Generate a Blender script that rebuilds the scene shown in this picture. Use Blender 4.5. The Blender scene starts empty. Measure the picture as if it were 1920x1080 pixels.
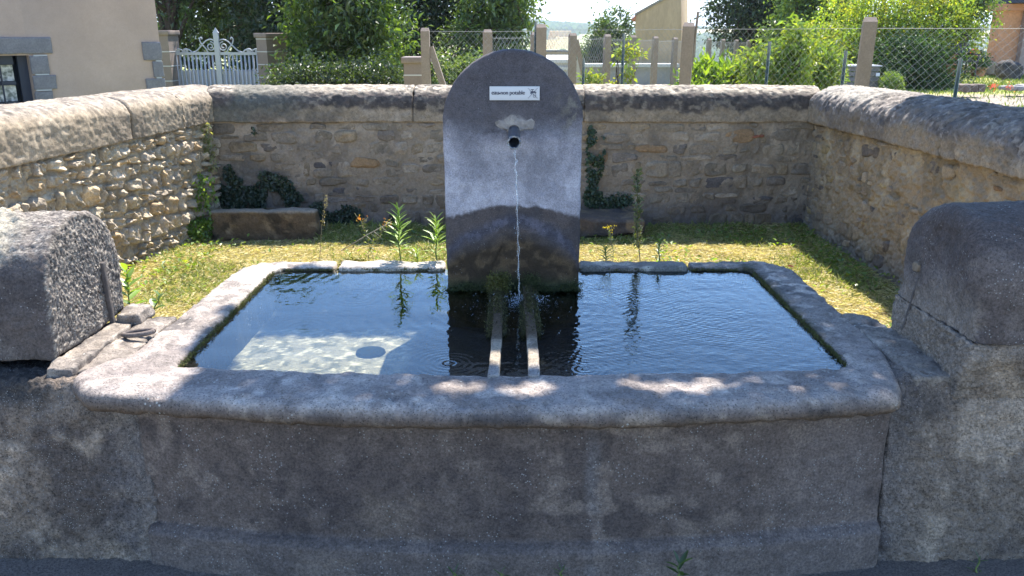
import bpy, math, random
import numpy as np
from mathutils import Vector, Matrix
R = math.radians
random.seed(7)
rng = np.random.default_rng(7)
C = bpy.context.scene.collection
scene = bpy.context.scene

# ------------------------------------------------------------------ camera, sky, sun, exposure
PITCH = 16.7; FPX = 1600.0; CAMZ = 1.6
cam = bpy.data.objects.new('camera', bpy.data.cameras.new('camera')); C.objects.link(cam)
cam.location = (0, 0, CAMZ); cam.rotation_euler = (R(90-PITCH), 0, 0)
cam.data.sensor_width = 36; cam.data.lens = 36*FPX/1920; cam.data.clip_end = 20000; cam.data.clip_start = .05
scene.camera = cam
SUN = Vector((.24, .56, 1.0)).normalized()
world = bpy.data.worlds.new('World'); scene.world = world; world.use_nodes = True
wn = world.node_tree.nodes; wl = world.node_tree.links; wn.clear()
sky = wn.new('ShaderNodeTexSky'); sky.sky_type = 'NISHITA'; sky.sun_disc = False
sky.sun_elevation = math.asin(SUN.z); sky.sun_rotation = math.atan2(SUN.x, SUN.y)
sky.altitude = 400; sky.air_density = 1.0; sky.dust_density = 0; sky.ozone_density = 5.5
bg = wn.new('ShaderNodeBackground'); bg.inputs['Strength'].default_value = .15
wo = wn.new('ShaderNodeOutputWorld')
wl.new(sky.outputs[0], bg.inputs[0]); wl.new(bg.outputs[0], wo.inputs[0])
sun = bpy.data.objects.new('sun', bpy.data.lights.new('sun', 'SUN')); C.objects.link(sun)
sun.data.energy = 4.4; sun.data.angle = R(.53); sun.data.color = (1, .95, .86)
sun.rotation_euler = SUN.to_track_quat('Z', 'Y').to_euler(); sun.location = (6, 8, 14)
scene.view_settings.view_transform = 'Standard'; scene.view_settings.look = 'None'
scene.view_settings.gamma = 1; scene.view_settings.use_curve_mapping = False
scene.view_settings.exposure = 1.8
scene.cycles.max_bounces = 8; scene.cycles.transparent_max_bounces = 24
scene.cycles.use_denoising = True

# ------------------------------------------------------------------ helpers
cp, sp = math.cos(R(PITCH)), math.sin(R(PITCH))
def ray(px, py):
    dx, dy = (px-960)/FPX, (py-540)/FPX
    return np.array([dx, cp - dy*sp, -sp - dy*cp])
def W(px, py, Y):            # point at distance Y seen at photo pixel
    d = ray(px, py); return np.array([0, 0, CAMZ]) + d*(Y/d[1])
def G(px, py, z):            # point on the level z
    d = ray(px, py); return np.array([0, 0, CAMZ]) + d*((z-CAMZ)/d[2])
def PL(px, py, P0, n):       # point on a plane
    d = ray(px, py); o = np.array([0, 0, CAMZ]); n = np.array(n, float)
    return o + d*(np.dot(np.array(P0)-o, n)/np.dot(d, n))

def _h(ix, iy, iz, seed):
    n = (ix.astype(np.int64)*73856093) ^ (iy.astype(np.int64)*19349663) ^ (iz.astype(np.int64)*83492791) ^ (seed*2654435761)
    n = (n ^ (n >> 13))*1274126177 & 0x7fffffff
    n = (n ^ (n >> 15))*668265263 & 0x7fffffff
    return n/float(0x7fffffff)*2-1
def vnoise(p, seed=0):
    p = np.asarray(p, float); i = np.floor(p).astype(np.int64); f = p-i; f = f*f*(3-2*f)
    o = 0
    for a in (0, 1):
        for b in (0, 1):
            for c in (0, 1):
                w = (f[:, 0] if a else 1-f[:, 0])*(f[:, 1] if b else 1-f[:, 1])*(f[:, 2] if c else 1-f[:, 2])
                o = o + w*_h(i[:, 0]+a, i[:, 1]+b, i[:, 2]+c, seed)
    return o
def fbm(p, scale=1., octv=4, seed=0, gain=.5, stretch=(1, 1, 1)):
    p = np.asarray(p, float)*scale*np.array(stretch); o = 0; a = 1; t = 0
    for k in range(octv):
        o = o + a*vnoise(p+17.3*k, seed+k); t += a; a *= gain; p = p*2.03
    return o/t*1.6
def ss(a, b, x): t = np.clip((x-a)/(b-a), 0, 1); return t*t*(3-2*t)
def mixc(c0, c1, t): t = np.clip(t, 0, 1)[:, None]; return np.asarray(c0)*(1-t) + np.asarray(c1)*t

def tag(o, label=None, cat=None, group=None, kind=None):
    if label: o['label'] = label
    if cat: o['category'] = cat
    if group: o['group'] = group
    if kind: o['kind'] = kind
    return o
def empty(name, loc, label=None, cat=None, group=None, kind=None):
    o = bpy.data.objects.new(name, None); C.objects.link(o); o.location = loc; o.empty_display_size = .1
    return tag(o, label, cat, group, kind)
def mesh(name, V, F, col=None, smooth=True):
    """F: list of int arrays (each Mx3 or Mx4) or one array"""
    me = bpy.data.meshes.new(name)
    V = np.asarray(V, np.float32)
    Fs = F if isinstance(F, list) else [F]
    Fs = [np.asarray(f, np.int32) for f in Fs if len(f)]
    nl = sum(f.size for f in Fs); nf = sum(len(f) for f in Fs)
    me.vertices.add(len(V)); me.vertices.foreach_set('co', V.ravel())
    me.loops.add(nl); me.loops.foreach_set('vertex_index', np.concatenate([f.ravel() for f in Fs]))
    tot = np.concatenate([np.full(len(f), f.shape[1], np.int32) for f in Fs])
    st = np.concatenate([[0], np.cumsum(tot)[:-1]]).astype(np.int32)
    me.polygons.add(nf); me.polygons.foreach_set('loop_start', st); me.polygons.foreach_set('loop_total', tot)
    me.polygons.foreach_set('use_smooth', np.full(nf, smooth, bool))
    if col is not None:
        col = np.asarray(col, float)
        if col.ndim == 1: col = np.tile(col, (len(V), 1))
        a = me.color_attributes.new('Col', 'FLOAT_COLOR', 'POINT')
        a.data.foreach_set('color', np.concatenate([np.clip(col, 0, 1), np.ones((len(V), 1))], 1).astype(np.float32).ravel())
    me.update(calc_edges=True)
    return me
def ob(name, me, mat, parent=None, loc=None, **k):
    o = bpy.data.objects.new(name, me); C.objects.link(o)
    if mat is not None and len(me.materials) == 0: me.materials.append(mat)
    if parent is not None:
        o.parent = parent
        if loc is None and parent.type == 'EMPTY':      # meshes are written in world coordinates
            o.matrix_parent_inverse = Matrix.Translation(-parent.location)
        elif loc is None:
            pass
    if loc is not None: o.location = loc
    return tag(o, **k) if k else o
def part(name, V, F, mat, parent=None, col=None, smooth=True, **k):
    return ob(name, mesh(name, V, F, col, smooth), mat, parent, **k)
def gridF(nu, nv, cu=False, off=0):
    iu = np.arange(nu if cu else nu-1); iv = np.arange(nv-1)
    a, b = np.meshgrid(iu, iv, indexing='ij'); a = a.ravel(); b = b.ravel(); a2 = (a+1) % nu
    return np.stack([a*nv+b, a2*nv+b, a2*nv+b+1, a*nv+b+1], 1)+off
def vnorm(V, F):
    N = np.zeros_like(V)
    for f in (F if isinstance(F, list) else [F]):
        n = np.cross(V[f[:, 1]]-V[f[:, 0]], V[f[:, -1]]-V[f[:, 0]])
        if f.shape[1] == 4: n = n + np.cross(V[f[:, 3]]-V[f[:, 2]], V[f[:, 1]]-V[f[:, 2]])
        for k in range(f.shape[1]): np.add.at(N, f[:, k], n)
    l = np.linalg.norm(N, axis=1, keepdims=True); l[l == 0] = 1
    return N/l
class MB:
    def __init__(s): s.V = []; s.F3 = []; s.F4 = []; s.n = 0
    def add(s, V, F):
        V = np.asarray(V, float); s.V.append(V)
        for f in (F if isinstance(F, list) else [F]):
            f = np.asarray(f)
            if len(f) == 0: continue
            (s.F3 if f.shape[1] == 3 else s.F4).append(f+s.n)
        s.n += len(V); return s
    def hexa(s, p):  # 8 points: bottom 4 ccw, top 4 ccw
        return s.add(p, np.array([[3, 2, 1, 0], [4, 5, 6, 7], [0, 1, 5, 4], [1, 2, 6, 5], [2, 3, 7, 6], [3, 0, 4, 7]]))
    def box(s, x0, x1, y0, y1, z0, z1):
        return s.hexa([(x0, y0, z0), (x1, y0, z0), (x1, y1, z0), (x0, y1, z0), (x0, y0, z1), (x1, y0, z1), (x1, y1, z1), (x0, y1, z1)])
    def obox(s, c, ax, ay, az):   # centre + half axes vectors
        c, ax, ay, az = map(lambda v: np.asarray(v, float), (c, ax, ay, az))
        return s.hexa([c-ax-ay-az, c+ax-ay-az, c+ax+ay-az, c-ax+ay-az, c-ax-ay+az, c+ax-ay+az, c+ax+ay+az, c-ax+ay+az])
    def tube(s, P, r, n=6, cap=True):
        P = np.asarray(P, float); m = len(P); r = np.full(m, r) if np.isscalar(r) else np.asarray(r, float)
        T = np.gradient(P, axis=0); T /= np.linalg.norm(T, axis=1, keepdims=True)+1e-12
        up = np.array([0, 0, 1.]) if abs(T[0, 2]) < .9 else np.array([1., 0, 0])
        V = []
        for i in range(m):
            a = np.cross(T[i], up); a /= np.linalg.norm(a)+1e-12; b = np.cross(a, T[i]); up = b
            t = np.arange(n)/n*2*np.pi
            V.append(P[i]+r[i]*(np.cos(t)[:, None]*a+np.sin(t)[:, None]*b))
        V = np.concatenate(V)
        F = []
        for i in range(m-1):
            for k in range(n):
                k2 = (k+1) % n; F.append([i*n+k, i*n+k2, (i+1)*n+k2, (i+1)*n+k])
        Fs = [np.array(F)]
        if cap:
            V = np.concatenate([V, P[:1], P[-1:]]); c0, c1 = m*n, m*n+1
            Fs.append(np.array([[c0, (k+1) % n, k] for k in range(n)]+[[c1, (m-1)*n+k, (m-1)*n+(k+1) % n] for k in range(n)]))
        return s.add(V, Fs)
    def out(s):
        F = []
        if s.F4: F.append(np.concatenate(s.F4))
        if s.F3: F.append(np.concatenate(s.F3))
        return np.concatenate(s.V), F
    def part(s, name, mat, parent=None, col=None, smooth=False, **k):
        V, F = s.out()
        return part(name, V, F, mat, parent, col(V) if callable(col) else col, smooth, **k)

def begin(): return set(bpy.data.objects)
def enlarge(before, k):
    """everything made since begin() was drafted k times too small with its ground at z = 1.6-1.6/k: give it its real size and stand it on z = 0"""
    T = Matrix.Translation((0, 0, 1.6-1.6*k)) @ Matrix.Scale(k, 4)
    for o in bpy.data.objects:
        if o not in before and o.parent is None: o.matrix_basis = T @ o.matrix_basis
def resample(P, n, closed=False):
    P = np.asarray(P, float)
    if closed: P = np.concatenate([P, P[:1]])
    d = np.concatenate([[0], np.cumsum(np.linalg.norm(np.diff(P, axis=0), axis=1))])
    t = np.linspace(0, d[-1], n+1)[:-1] if closed else np.linspace(0, d[-1], n)
    return np.stack([np.interp(t, d, P[:, k]) for k in range(P.shape[1])], 1)
def smoothp(P, it, closed=True):
    for _ in range(it):
        if closed: P = (np.roll(P, 1, 0)+2*P+np.roll(P, -1, 0))/4
        else: P = np.concatenate([P[:1], (P[:-2]+2*P[1:-1]+P[2:])/4, P[-1:]])
    return P
def solid(prof, fn, t0, t1, nt, ncap, bevel=.01, caps=(True, True)):
    """closed 2D profile (ccw) extruded along t, bevelled ends, ringed caps; fn(a,b,t)->xyz"""
    n = len(prof); T = np.roll(prof, -1, 0)-np.roll(prof, 1, 0); T /= np.linalg.norm(T, axis=1, keepdims=True)+1e-12
    N = np.stack([T[:, 1], -T[:, 0]], 1); c = prof.mean(0)
    if (prof[:, 0]*np.roll(prof[:, 1], -1)-np.roll(prof[:, 0], -1)*prof[:, 1]).sum() < 0: N = -N
    sg = 1 if t1 > t0 else -1
    rings = []
    bv = bevel if np.isscalar(bevel) else bevel[:, None]; bevel = float(np.max(bevel))
    def bev(tt, s0):
        r = []
        for k in range(5):
            a = k/4*np.pi/2; r.append((prof-N*bv*(1-math.sin(a)), tt+s0*bevel*(1-math.cos(a))))
        return r
    A = bev(t0, sg); B = bev(t1, -sg)[::-1]
    if caps[0]:
        p0 = A[0][0]
        for k in range(ncap): f = (k+.02)/ncap; rings.append((c+(p0-c)*f, t0))
    rings += A
    for t in np.linspace(t0+sg*bevel, t1-sg*bevel, nt)[1:-1]: rings.append((prof, t))
    rings += B
    if caps[1]:
        p1 = B[-1][0]
        for k in range(ncap)[::-1]: f = (k+.02)/ncap; rings.append((c+(p1-c)*f, t1))
    V = np.concatenate([fn(r[0][:, 0], r[0][:, 1], np.full(n, r[1])) for r in rings])
    m = len(rings)
    F = gridF(m, n); i = np.arange(m-1)*n
    F = np.concatenate([F, np.stack([i+n-1, i+2*n-1, i+n, i], 1)])
    return V, F
def rblock(x0, x1, y0, y1, z0, z1, step=.02, r=.015):
    lo = np.array([x0, y0, z0]); hi = np.array([x1, y1, z1]); r = min(r, (hi-lo).min()/2.02)
    pts = []; fs = []; off = 0
    for ax in range(3):
        u, v = [(1, 2), (2, 0), (0, 1)][ax]
        nu = max(3, int((hi[u]-lo[u])/step)+2); nv = max(3, int((hi[v]-lo[v])/step)+2)
        def lin(a, b, n):
            q = np.linspace(a, b, n); return np.unique(np.concatenate([q, [a+r*.3, a+r, b-r*.3, b-r]]).round(6))
        A, B = lin(lo[u], hi[u], nu), lin(lo[v], hi[v], nv)
        for side in (0, 1):
            a, b = np.meshgrid(A, B, indexing='ij')
            P = np.zeros((a.size, 3)); P[:, u] = a.ravel(); P[:, v] = b.ravel(); P[:, ax] = hi[ax] if side else lo[ax]
            f = gridF(len(A), len(B), off=off)
            if not side: f = f[:, ::-1]
            pts.append(P); fs.append(f); off += len(P)
    P = np.concatenate(pts); F = np.concatenate(fs)
    inn = np.clip(P, lo+r, hi-r); d = P-inn; P = inn+d/np.linalg.norm(d, axis=1, keepdims=True)*r
    key, first, inv = np.unique(P.round(5), axis=0, return_index=True, return_inverse=True)
    inv = inv.ravel(); P = P[first]; F = inv[F]
    return P, F
def rough(V, F, *layers):
    """displace along normals; layers: (amp, scale, oct, seed[, stretch])"""
    N = vnorm(V, F); d = 0
    for L in layers: d = d + L[0]*fbm(V, L[1], L[2], L[3], stretch=L[4] if len(L) > 4 else (1, 1, 1))
    return V+N*np.reshape(d, (-1, 1))

# ------------------------------------------------------------------ materials
def newmat(name):
    m = bpy.data.materials.new(name); m.use_nodes = True; nt = m.node_tree; nt.nodes.clear()
    o = nt.nodes.new('ShaderNodeOutputMaterial'); return m, nt, o
def nd(nt, t, **k):
    n = nt.nodes.new(t)
    for a, b in k.items():
        if a.startswith('i_'): n.inputs[a[2:].replace('_', ' ')].default_value = b
        elif a.startswith('n_'): n.inputs[int(a[2:])].default_value = b
        else: setattr(n, a, b)
    return n
def ramp(nt, src, pts):
    r = nt.nodes.new('ShaderNodeValToRGB'); nt.links.new(src, r.inputs[0])
    e = r.color_ramp.elements
    while len(e) < len(pts): e.new(.5)
    for i, (p, c) in enumerate(pts):
        e[i].position = p; e[i].color = (*((c,)*3 if np.isscalar(c) else c), 1)
    return r.outputs[0]
def mul(nt, a, b, f=1., typ='MULTIPLY'):
    m = nd(nt, 'ShaderNodeMix', data_type='RGBA', blend_type=typ)
    for s, v in ((0, f), (6, a), (7, b)):
        if hasattr(v, 'is_linked') or hasattr(v, 'links'): nt.links.new(v, m.inputs[s])
        else: m.inputs[s].default_value = v if np.isscalar(v) else (*v, 1)
    return m.outputs[2]
def stone(name, col=None, g1=(60, .5, 1.4), g2=(9, .75, 1.2), pits=None, spots=None, bump=((120, .0015),), rough_=.9, stretch=(1, 1, 1), spec=.3, warm=(1.04, .96, .90)):
    """col None = read the 'Col' attribute (the stone's own pigment, stains, lichen); g = noise (scale, low, high) multipliers"""
    m, nt, o = newmat(name); L = nt.links
    tc = nd(nt, 'ShaderNodeTexCoord'); mp = nd(nt, 'ShaderNodeMapping'); mp.inputs['Scale'].default_value = stretch
    L.new(tc.outputs['Object'], mp.inputs[0]); co = mp.outputs[0]
    if col is None: base = nd(nt, 'ShaderNodeAttribute', attribute_name='Col').outputs['Color']
    else: base = nd(nt, 'ShaderNodeRGB').outputs[0]; base.default_value = (*col, 1)
    base = mul(nt, base, warm)
    for g in (g1, g2):
        if g:
            n = nd(nt, 'ShaderNodeTexNoise', i_Scale=g[0], i_Detail=6., i_Roughness=.75); L.new(co, n.inputs['Vector'])
            base = mul(nt, base, ramp(nt, n.outputs['Fac'], [(.3, g[1]), (.7, g[2])]))
    h = None
    if pits:     # (scale, radius, darkness)
        v = nd(nt, 'ShaderNodeTexVoronoi', i_Scale=pits[0]); L.new(co, v.inputs['Vector'])
        pr = ramp(nt, v.outputs['Distance'], [(pits[1]*.6, pits[2]), (pits[1], 1.)]); base = mul(nt, base, pr); h = pr
    if spots:    # (scale, radius, colour, noise threshold) pale lichen / grains in patches
        v = nd(nt, 'ShaderNodeTexVoronoi', i_Scale=spots[0]); L.new(co, v.inputs['Vector'])
        n = nd(nt, 'ShaderNodeTexNoise', i_Scale=spots[0]*.12, i_Detail=2.); L.new(co, n.inputs['Vector'])
        a = ramp(nt, v.outputs['Distance'], [(spots[1]*.7, 1.), (spots[1], 0.)])
        b = ramp(nt, n.outputs['Fac'], [(spots[3], 0.), (spots[3]+.08, 1.)])
        base = mul(nt, base, spots[2], mul(nt, a, b), 'MIX')
    p = nd(nt, 'ShaderNodeBsdfPrincipled', i_Roughness=rough_); p.inputs['Specular IOR Level'].default_value = spec
    L.new(base, p.inputs['Base Color'])
    nrm = None
    for i, (s, d) in enumerate(bump):
        n = nd(nt, 'ShaderNodeTexNoise', i_Scale=s, i_Detail=4., i_Roughness=.6); L.new(co, n.inputs['Vector'])
        b = nd(nt, 'ShaderNodeBump', i_Strength=1., i_Distance=d); L.new(n.outputs['Fac'], b.inputs['Height'])
        if nrm is not None: L.new(nrm, b.inputs['Normal'])
        nrm = b.outputs[0]
    if h is not None:
        b = nd(nt, 'ShaderNodeBump', i_Strength=1., i_Distance=.0015); L.new(h, b.inputs['Height'])
        if nrm is not None: L.new(nrm, b.inputs['Normal'])
        nrm = b.outputs[0]
    if nrm is not None: L.new(nrm, p.inputs['Normal'])
    L.new(p.outputs[0], o.inputs[0]); return m
def plain(name, col, rough_=.6, metal=0., spec=.4, noise=None):
    m, nt, o = newmat(name)
    p = nd(nt, 'ShaderNodeBsdfPrincipled', i_Roughness=rough_, i_Metallic=metal); p.inputs['Specular IOR Level'].default_value = spec
    c = nd(nt, 'ShaderNodeRGB').outputs[0]; c.default_value = (*col, 1)
    if noise:
        tc = nd(nt, 'ShaderNodeTexCoord'); n = nd(nt, 'ShaderNodeTexNoise', i_Scale=noise[0], i_Detail=5.)
        nt.links.new(tc.outputs['Object'], n.inputs['Vector']); c = mul(nt, c, ramp(nt, n.outputs['Fac'], [(.3, noise[1]), (.7, noise[2])]))
    nt.links.new(c, p.inputs['Base Color']); nt.links.new(p.outputs[0], o.inputs[0]); return m
def leafmat(name, trans=.5, gloss=.06, tint=(1.5, 1.45, .45)):
    m, nt, o = newmat(name); L = nt.links
    a = nd(nt, 'ShaderNodeAttribute', attribute_name='Col').outputs['Color']
    d = nd(nt, 'ShaderNodeBsdfDiffuse'); t = nd(nt, 'ShaderNodeBsdfTranslucent'); g = nd(nt, 'ShaderNodeBsdfGlossy', i_Roughness=.45)
    L.new(a, d.inputs[0]); L.new(mul(nt, a, tint), t.inputs[0])
    m1 = nd(nt, 'ShaderNodeMixShader', n_0=trans); L.new(d.outputs[0], m1.inputs[1]); L.new(t.outputs[0], m1.inputs[2])
    m2 = nd(nt, 'ShaderNodeMixShader', n_0=gloss); L.new(m1.outputs[0], m2.inputs[1]); L.new(g.outputs[0], m2.inputs[2])
    L.new(m2.outputs[0], o.inputs[0]); return m
M = {}
M['leaf'] = leafmat('foliage'); M['leaf_dark'] = leafmat('dark_foliage', .35, .05, (1.2, 1.4, .5))
M['grass'] = leafmat('grass_blades', .4, .04, (1.2, 1.2, .7))
M['moss'] = leafmat('moss_fronds', .2, .03, (1, 1, .5))
M['bark'] = stone('bark', (.075, .058, .045), g1=(30, .5, 1.3), g2=(5, .7, 1.2), bump=((40, .01),), stretch=(1, 1, .25))
M['slab'] = stone('weathered_basalt', None, g1=(210, .6, 1.4), g2=(30, .8, 1.2), pits=(240, .25, .45), spots=(110, .16, (.26, .25, .25), .56), bump=((300, .002), (60, .002)), warm=(1, .97, 1.0))
M['basalt'] = stone('dark_basalt', None, g1=(130, .42, 1.65), g2=(26, .75, 1.3), pits=(190, .22, .4), spots=(85, .22, (.24, .225, .21), .50), bump=((220, .003), (70, .004)))
M['rim'] = stone('worn_rim_stone', None, g1=(110, .55, 1.4), g2=(24, .7, 1.25), pits=(130, .28, .4), spots=(60, .24, (.33, .31, .28), .58), bump=((200, .002), (50, .003)), rough_=.75)
M['pebble'] = stone('pebble_dash', None, g1=(110, .35, 1.8), g2=(30, .65, 1.35), pits=(150, .32, .4), spots=(150, .26, (.30, .27, .24), .47), bump=((140, .006), (50, .005)))
M['cope'] = stone('rough_coping', None, g1=(60, .6, 1.3), g2=(10, .8, 1.2), pits=(80, .2, .55), bump=((90, .003), (30, .004)))
M['field'] = stone('fieldstone', None, g1=(90, .7, 1.3), g2=(20, .75, 1.2), bump=((130, .006), (45, .008)))
M['mortar'] = stone('lime_mortar', None, g1=(90, .75, 1.2), g2=(7, .82, 1.15), bump=((110, .002), (28, .004)))
# ------------------------------------------------------------------ colours
def blot(V, base, dark, light, s=3., seed=1, st=(1, 1, 1), k=.5):
    n = fbm(V, s, 4, seed, stretch=st); c = mixc(base, dark, ss(.05, .55, n)*k*2*.8)
    n2 = fbm(V, s*1.7, 4, seed+9, stretch=st)
    t = ss(.15, .6, n2)*k*2*.8
    return c*(1-t[:, None])+np.asarray(light)*t[:, None]

# ------------------------------------------------------------------ ground
GZ = .52
KP, KB = 1.484, 1.356     # drafting scales of the plot and of the country beyond it
b0_ = begin()
def terrain_h(x, y):
    r = np.sqrt(x*x+y*y)
    z = .42 + .02*fbm(np.stack([x, y, 0*x], 1), .8, 3, 3)
    z = z - ss(30, 80, y)*9 - ss(80, 500, y)*25
    z = z-.3*ss(5.75, 5.45, y)
    hill = ss(500, 1500, y)*(40+16*fbm(np.stack([x, y*.6, 0*x], 1), .0016, 4, 11)) 
    return z+hill
yy = np.concatenate([np.linspace(2.5, 40, 90), np.geomspace(41, 6500, 110)])
uu = np.linspace(-1, 1, 161)
yg, ug = np.meshgrid(yy, uu, indexing='ij'); xg = ug*(16+yg*1.1)
x_, y_ = xg.ravel(), yg.ravel(); z_ = terrain_h(x_, y_)
P_ = np.stack([x_, y_, z_], 1)
c_ = mixc((.20, .24, .05), (.34, .33, .12), ss(-.3, .5, fbm(P_, .5, 3, 5)))
far = ss(60, 300, y_)
cf = mixc((.24, .26, .10), (.07, .11, .05), ss(.0, .15, fbm(P_*np.array([1, .5, 0]), .006, 4, 21)))
cf = mixc(cf, (.40, .36, .18), ss(.15, .3, fbm(P_*np.array([1, .5, 0]), .004, 4, 31)))
c_ = c_*(1-far[:, None])+cf*far[:, None]
grav = ss(.2, .0, np.abs((y_-(14.6+.12*x_))/2.6)-.5)*(x_ > 4)*(y_ < 40)
c_ = mixc(c_, (.24, .21, .17), grav)
part('ground', P_, gridF(len(yy), 161)[:, ::-1], stone('meadow_ground', None, g1=(40, .6, 1.4), g2=(3, .8, 1.2), bump=((30, .02),)), col=c_, kind='structure')
enlarge(b0_, KB)
# tarmac in front of the fountain
n = 120
xs, ys = np.meshgrid(np.linspace(-5, 5, 260), np.linspace(-4, 2.6, 170), indexing='ij')
P_ = np.stack([xs.ravel(), ys.ravel(), 0*xs.ravel()], 1)
P_[:, 2] = .004*fbm(P_, 9, 4, 3)+.02*ss(-.6, -1.4, P_[:, 0])+.003*fbm(P_, 60, 2, 8)
part('pavement', P_, gridF(260, 170), stone('rough_tarmac', (.11, .095, .085), g1=(130, .4, 1.9), g2=(10, .8, 1.2), pits=(160, .3, .4), bump=((150, .006), (60, .004))), kind='structure')
# packed soil and thatch inside the enclosure
b0_ = begin()
xs, ys = np.meshgrid(np.linspace(-2.6, 2.3, 240), np.linspace(1.72, 4.95, 160), indexing='ij')
P_ = np.stack([xs.ravel(), ys.ravel(), 0*xs.ravel()], 1)
inb = 0
P_[:, 2] = GZ-.015+.012*fbm(P_, 3, 4, 13)+.006*fbm(P_, 20, 3, 23)+.03*ss(4.6, 4.85, P_[:, 1])-inb*.6
c_ = mixc((.26, .21, .11), (.15, .13, .06), ss(-.2, .5, fbm(P_, 6, 4, 33)))
part('soil', P_, gridF(240, 160), stone('dry_thatch_soil', None, g1=(90, .6, 1.4), g2=(20, .7, 1.3), bump=((120, .004), (40, .006))), col=c_, kind='structure')

enlarge(b0_, KP)
# ------------------------------------------------------------------ the fountain basin
def bow(x): return .115*(np.clip(np.abs(x), 0, 1.2)/1.12)**2
basin = empty('stone_basin', (0, 3.0, 0), 'wide dark stone fountain basin full of water in front of the walled grass plot', 'basin')
prof = smoothp(resample([(2.185, -.06), (2.185, .122), (2.205, .138), (2.222, .144), (2.225, .545), (2.42, .545), (2.42, -.06)], 330, True), 2)
def f_front(a, b, t): return np.stack([t, a+bow(t)*(1-.0*b), b], 1)
V, F = solid(prof[::-1], lambda a, b, t: f_front(a, b, t), -1.125, 1.142, 420, 3, .012)
V = rough(V, F, (.006, 2.2, 3, 5), (.0035, 14, 4, 6), (.0018, 60, 3, 7))
c = blot(V, (.098, .080, .072), (.070, .058, .055), (.145, .12, .105), 9., 3, k=.6)
st = ss(.0, .5, fbm(V, 4, 4, 41, stretch=(1, 1, .12)))          # vertical run-off streaks
c = mixc(c, (.055, .046, .046), st*.55)
pale = ss(.0, .7, fbm(V, 5, 5, 43, gain=.65))*ss(.5, .2, V[:, 2])*ss(.35, -.6, V[:, 0]); c = mixc(c, (.165, .135, .11), pale*.55)
pale = ss(.62, .95, V[:, 0])*ss(-.35, .4, fbm(V, 6, 4, 44)); c = mixc(c, (.145, .122, .112), pale*.6)
for x0, w in ((.24, .035), (-.24, .012)):
    c = mixc(c, (.16, .155, .16), ss(w, 0, np.abs(V[:, 0]-x0+.01*fbm(V, 8, 2, 3)))*.5*ss(-.5, .3, fbm(V, 9, 3, 8)))
c = mixc(c, (.10, .07, .04), ss(.50, .54, V[:, 2])*.8)
c = mixc(c, (.13, .115, .11), ss(.148, .128, V[:, 2])*.4)
part('basin_front', V, F, M['basalt'], basin, c)
for (x0, x1, y0, y1) in ((-1.215, -1.075, 2.46, 3.74), (1.085, 1.225, 2.46, 3.74), (-1.06, 1.08, 3.685, 3.74)):
    V, F = rblock(x0, x1, y0, y1, -.05, .515, .03, .01); V = rough(V, F, (.004, 6, 3, 5)); part('basin_side', V, F, M['basalt'], basin, blot(V, (.10, .09, .088), (.06, .055, .06), (.17, .155, .15), 3, 3))
# inner walls and floor
m = MB()
IN = np.array([(-1.05, 2.50), (1.05, 2.50), (1.065, 3.665), (-1.045, 3.665)])
FZ = .42
def wallgrid(a, b, n=140):
    s, z = np.meshgrid(np.linspace(0, 1, n), np.linspace(FZ-.1, .56, 16), indexing='ij')
    s = s.ravel(); z = z.ravel(); a = np.array(a); b = np.array(b); p = a+(b-a)*s[:, None]
    d = (b-a)/np.linalg.norm(b-a); nn = np.array([-d[1], d[0]])
    P = np.stack([p[:, 0], p[:, 1], z], 1); o = .006*fbm(P, 20, 3, 4)
    P[:, :2] += nn*o[:, None]; return P
for k in (1, 2, 3):
    m.add(wallgrid(IN[k], IN[(k+1) % 4]), gridF(140, 16))
xs = np.linspace(-1.03, 1.03, 140); s, z = np.meshgrid(xs, np.linspace(FZ-.1, .56, 16), indexing='ij')
m.add(np.stack([s.ravel(), 2.435+bow(s.ravel())*.65, z.ravel()], 1), gridF(140, 16)[:, ::-1])
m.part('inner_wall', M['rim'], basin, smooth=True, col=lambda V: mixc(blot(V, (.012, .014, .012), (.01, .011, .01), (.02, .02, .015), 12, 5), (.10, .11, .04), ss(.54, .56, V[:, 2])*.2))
xs, ys = np.meshgrid(np.linspace(-1.06, 1.06, 200), np.linspace(2.4, 3.70, 130), indexing='ij')
P_ = np.stack([xs.ravel(), ys.ravel(), 0*xs.ravel()+FZ], 1); P_[:, 2] += .006*fbm(P_, 12, 4, 3)
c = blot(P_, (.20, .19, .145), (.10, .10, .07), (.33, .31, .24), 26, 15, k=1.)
c = mixc(c, (.020, .022, .018), np.maximum(ss(-.42, -.37, P_[:, 0]+.02*fbm(P_, 9, 3, 6)), ss(3.30, 3.35, P_[:, 1]+.02*fbm(P_, 9, 3, 7))))     # darkened everywhere but the sunlit patch, whose outline is put into the colour
drain_xy = G(695, 657, FZ+.01)[:2]
P2 = P_.copy(); rr = np.hypot(P2[:, 0]-drain_xy[0], P2[:, 1]-drain_xy[1])
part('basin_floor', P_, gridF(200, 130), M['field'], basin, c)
m = MB(); t = np.arange(40)/40*2*np.pi
Vd = [(drain_xy[0], drain_xy[1], FZ+.010)]
for r_, z_ in ((.052, .010), (.055, .008), (.057, .0)): Vd += [(drain_xy[0]+r_*math.cos(a), drain_xy[1]+r_*math.sin(a)*.9, FZ+z_) for a in t]
Fd = [[0, 1+k, 1+(k+1) % 40] for k in range(40)]
F4 = [[1+r_*40+k, 1+(r_+1)*40+k, 1+(r_+1)*40+(k+1) % 40, 1+r_*40+(k+1) % 40] for r_ in range(2) for k in range(40)]
m.add(Vd, [np.array(Fd), np.array(F4)])
m.part('drain_cover', plain('drain_metal', (.008, .012, .014), .8, 0, 0), basin)
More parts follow.
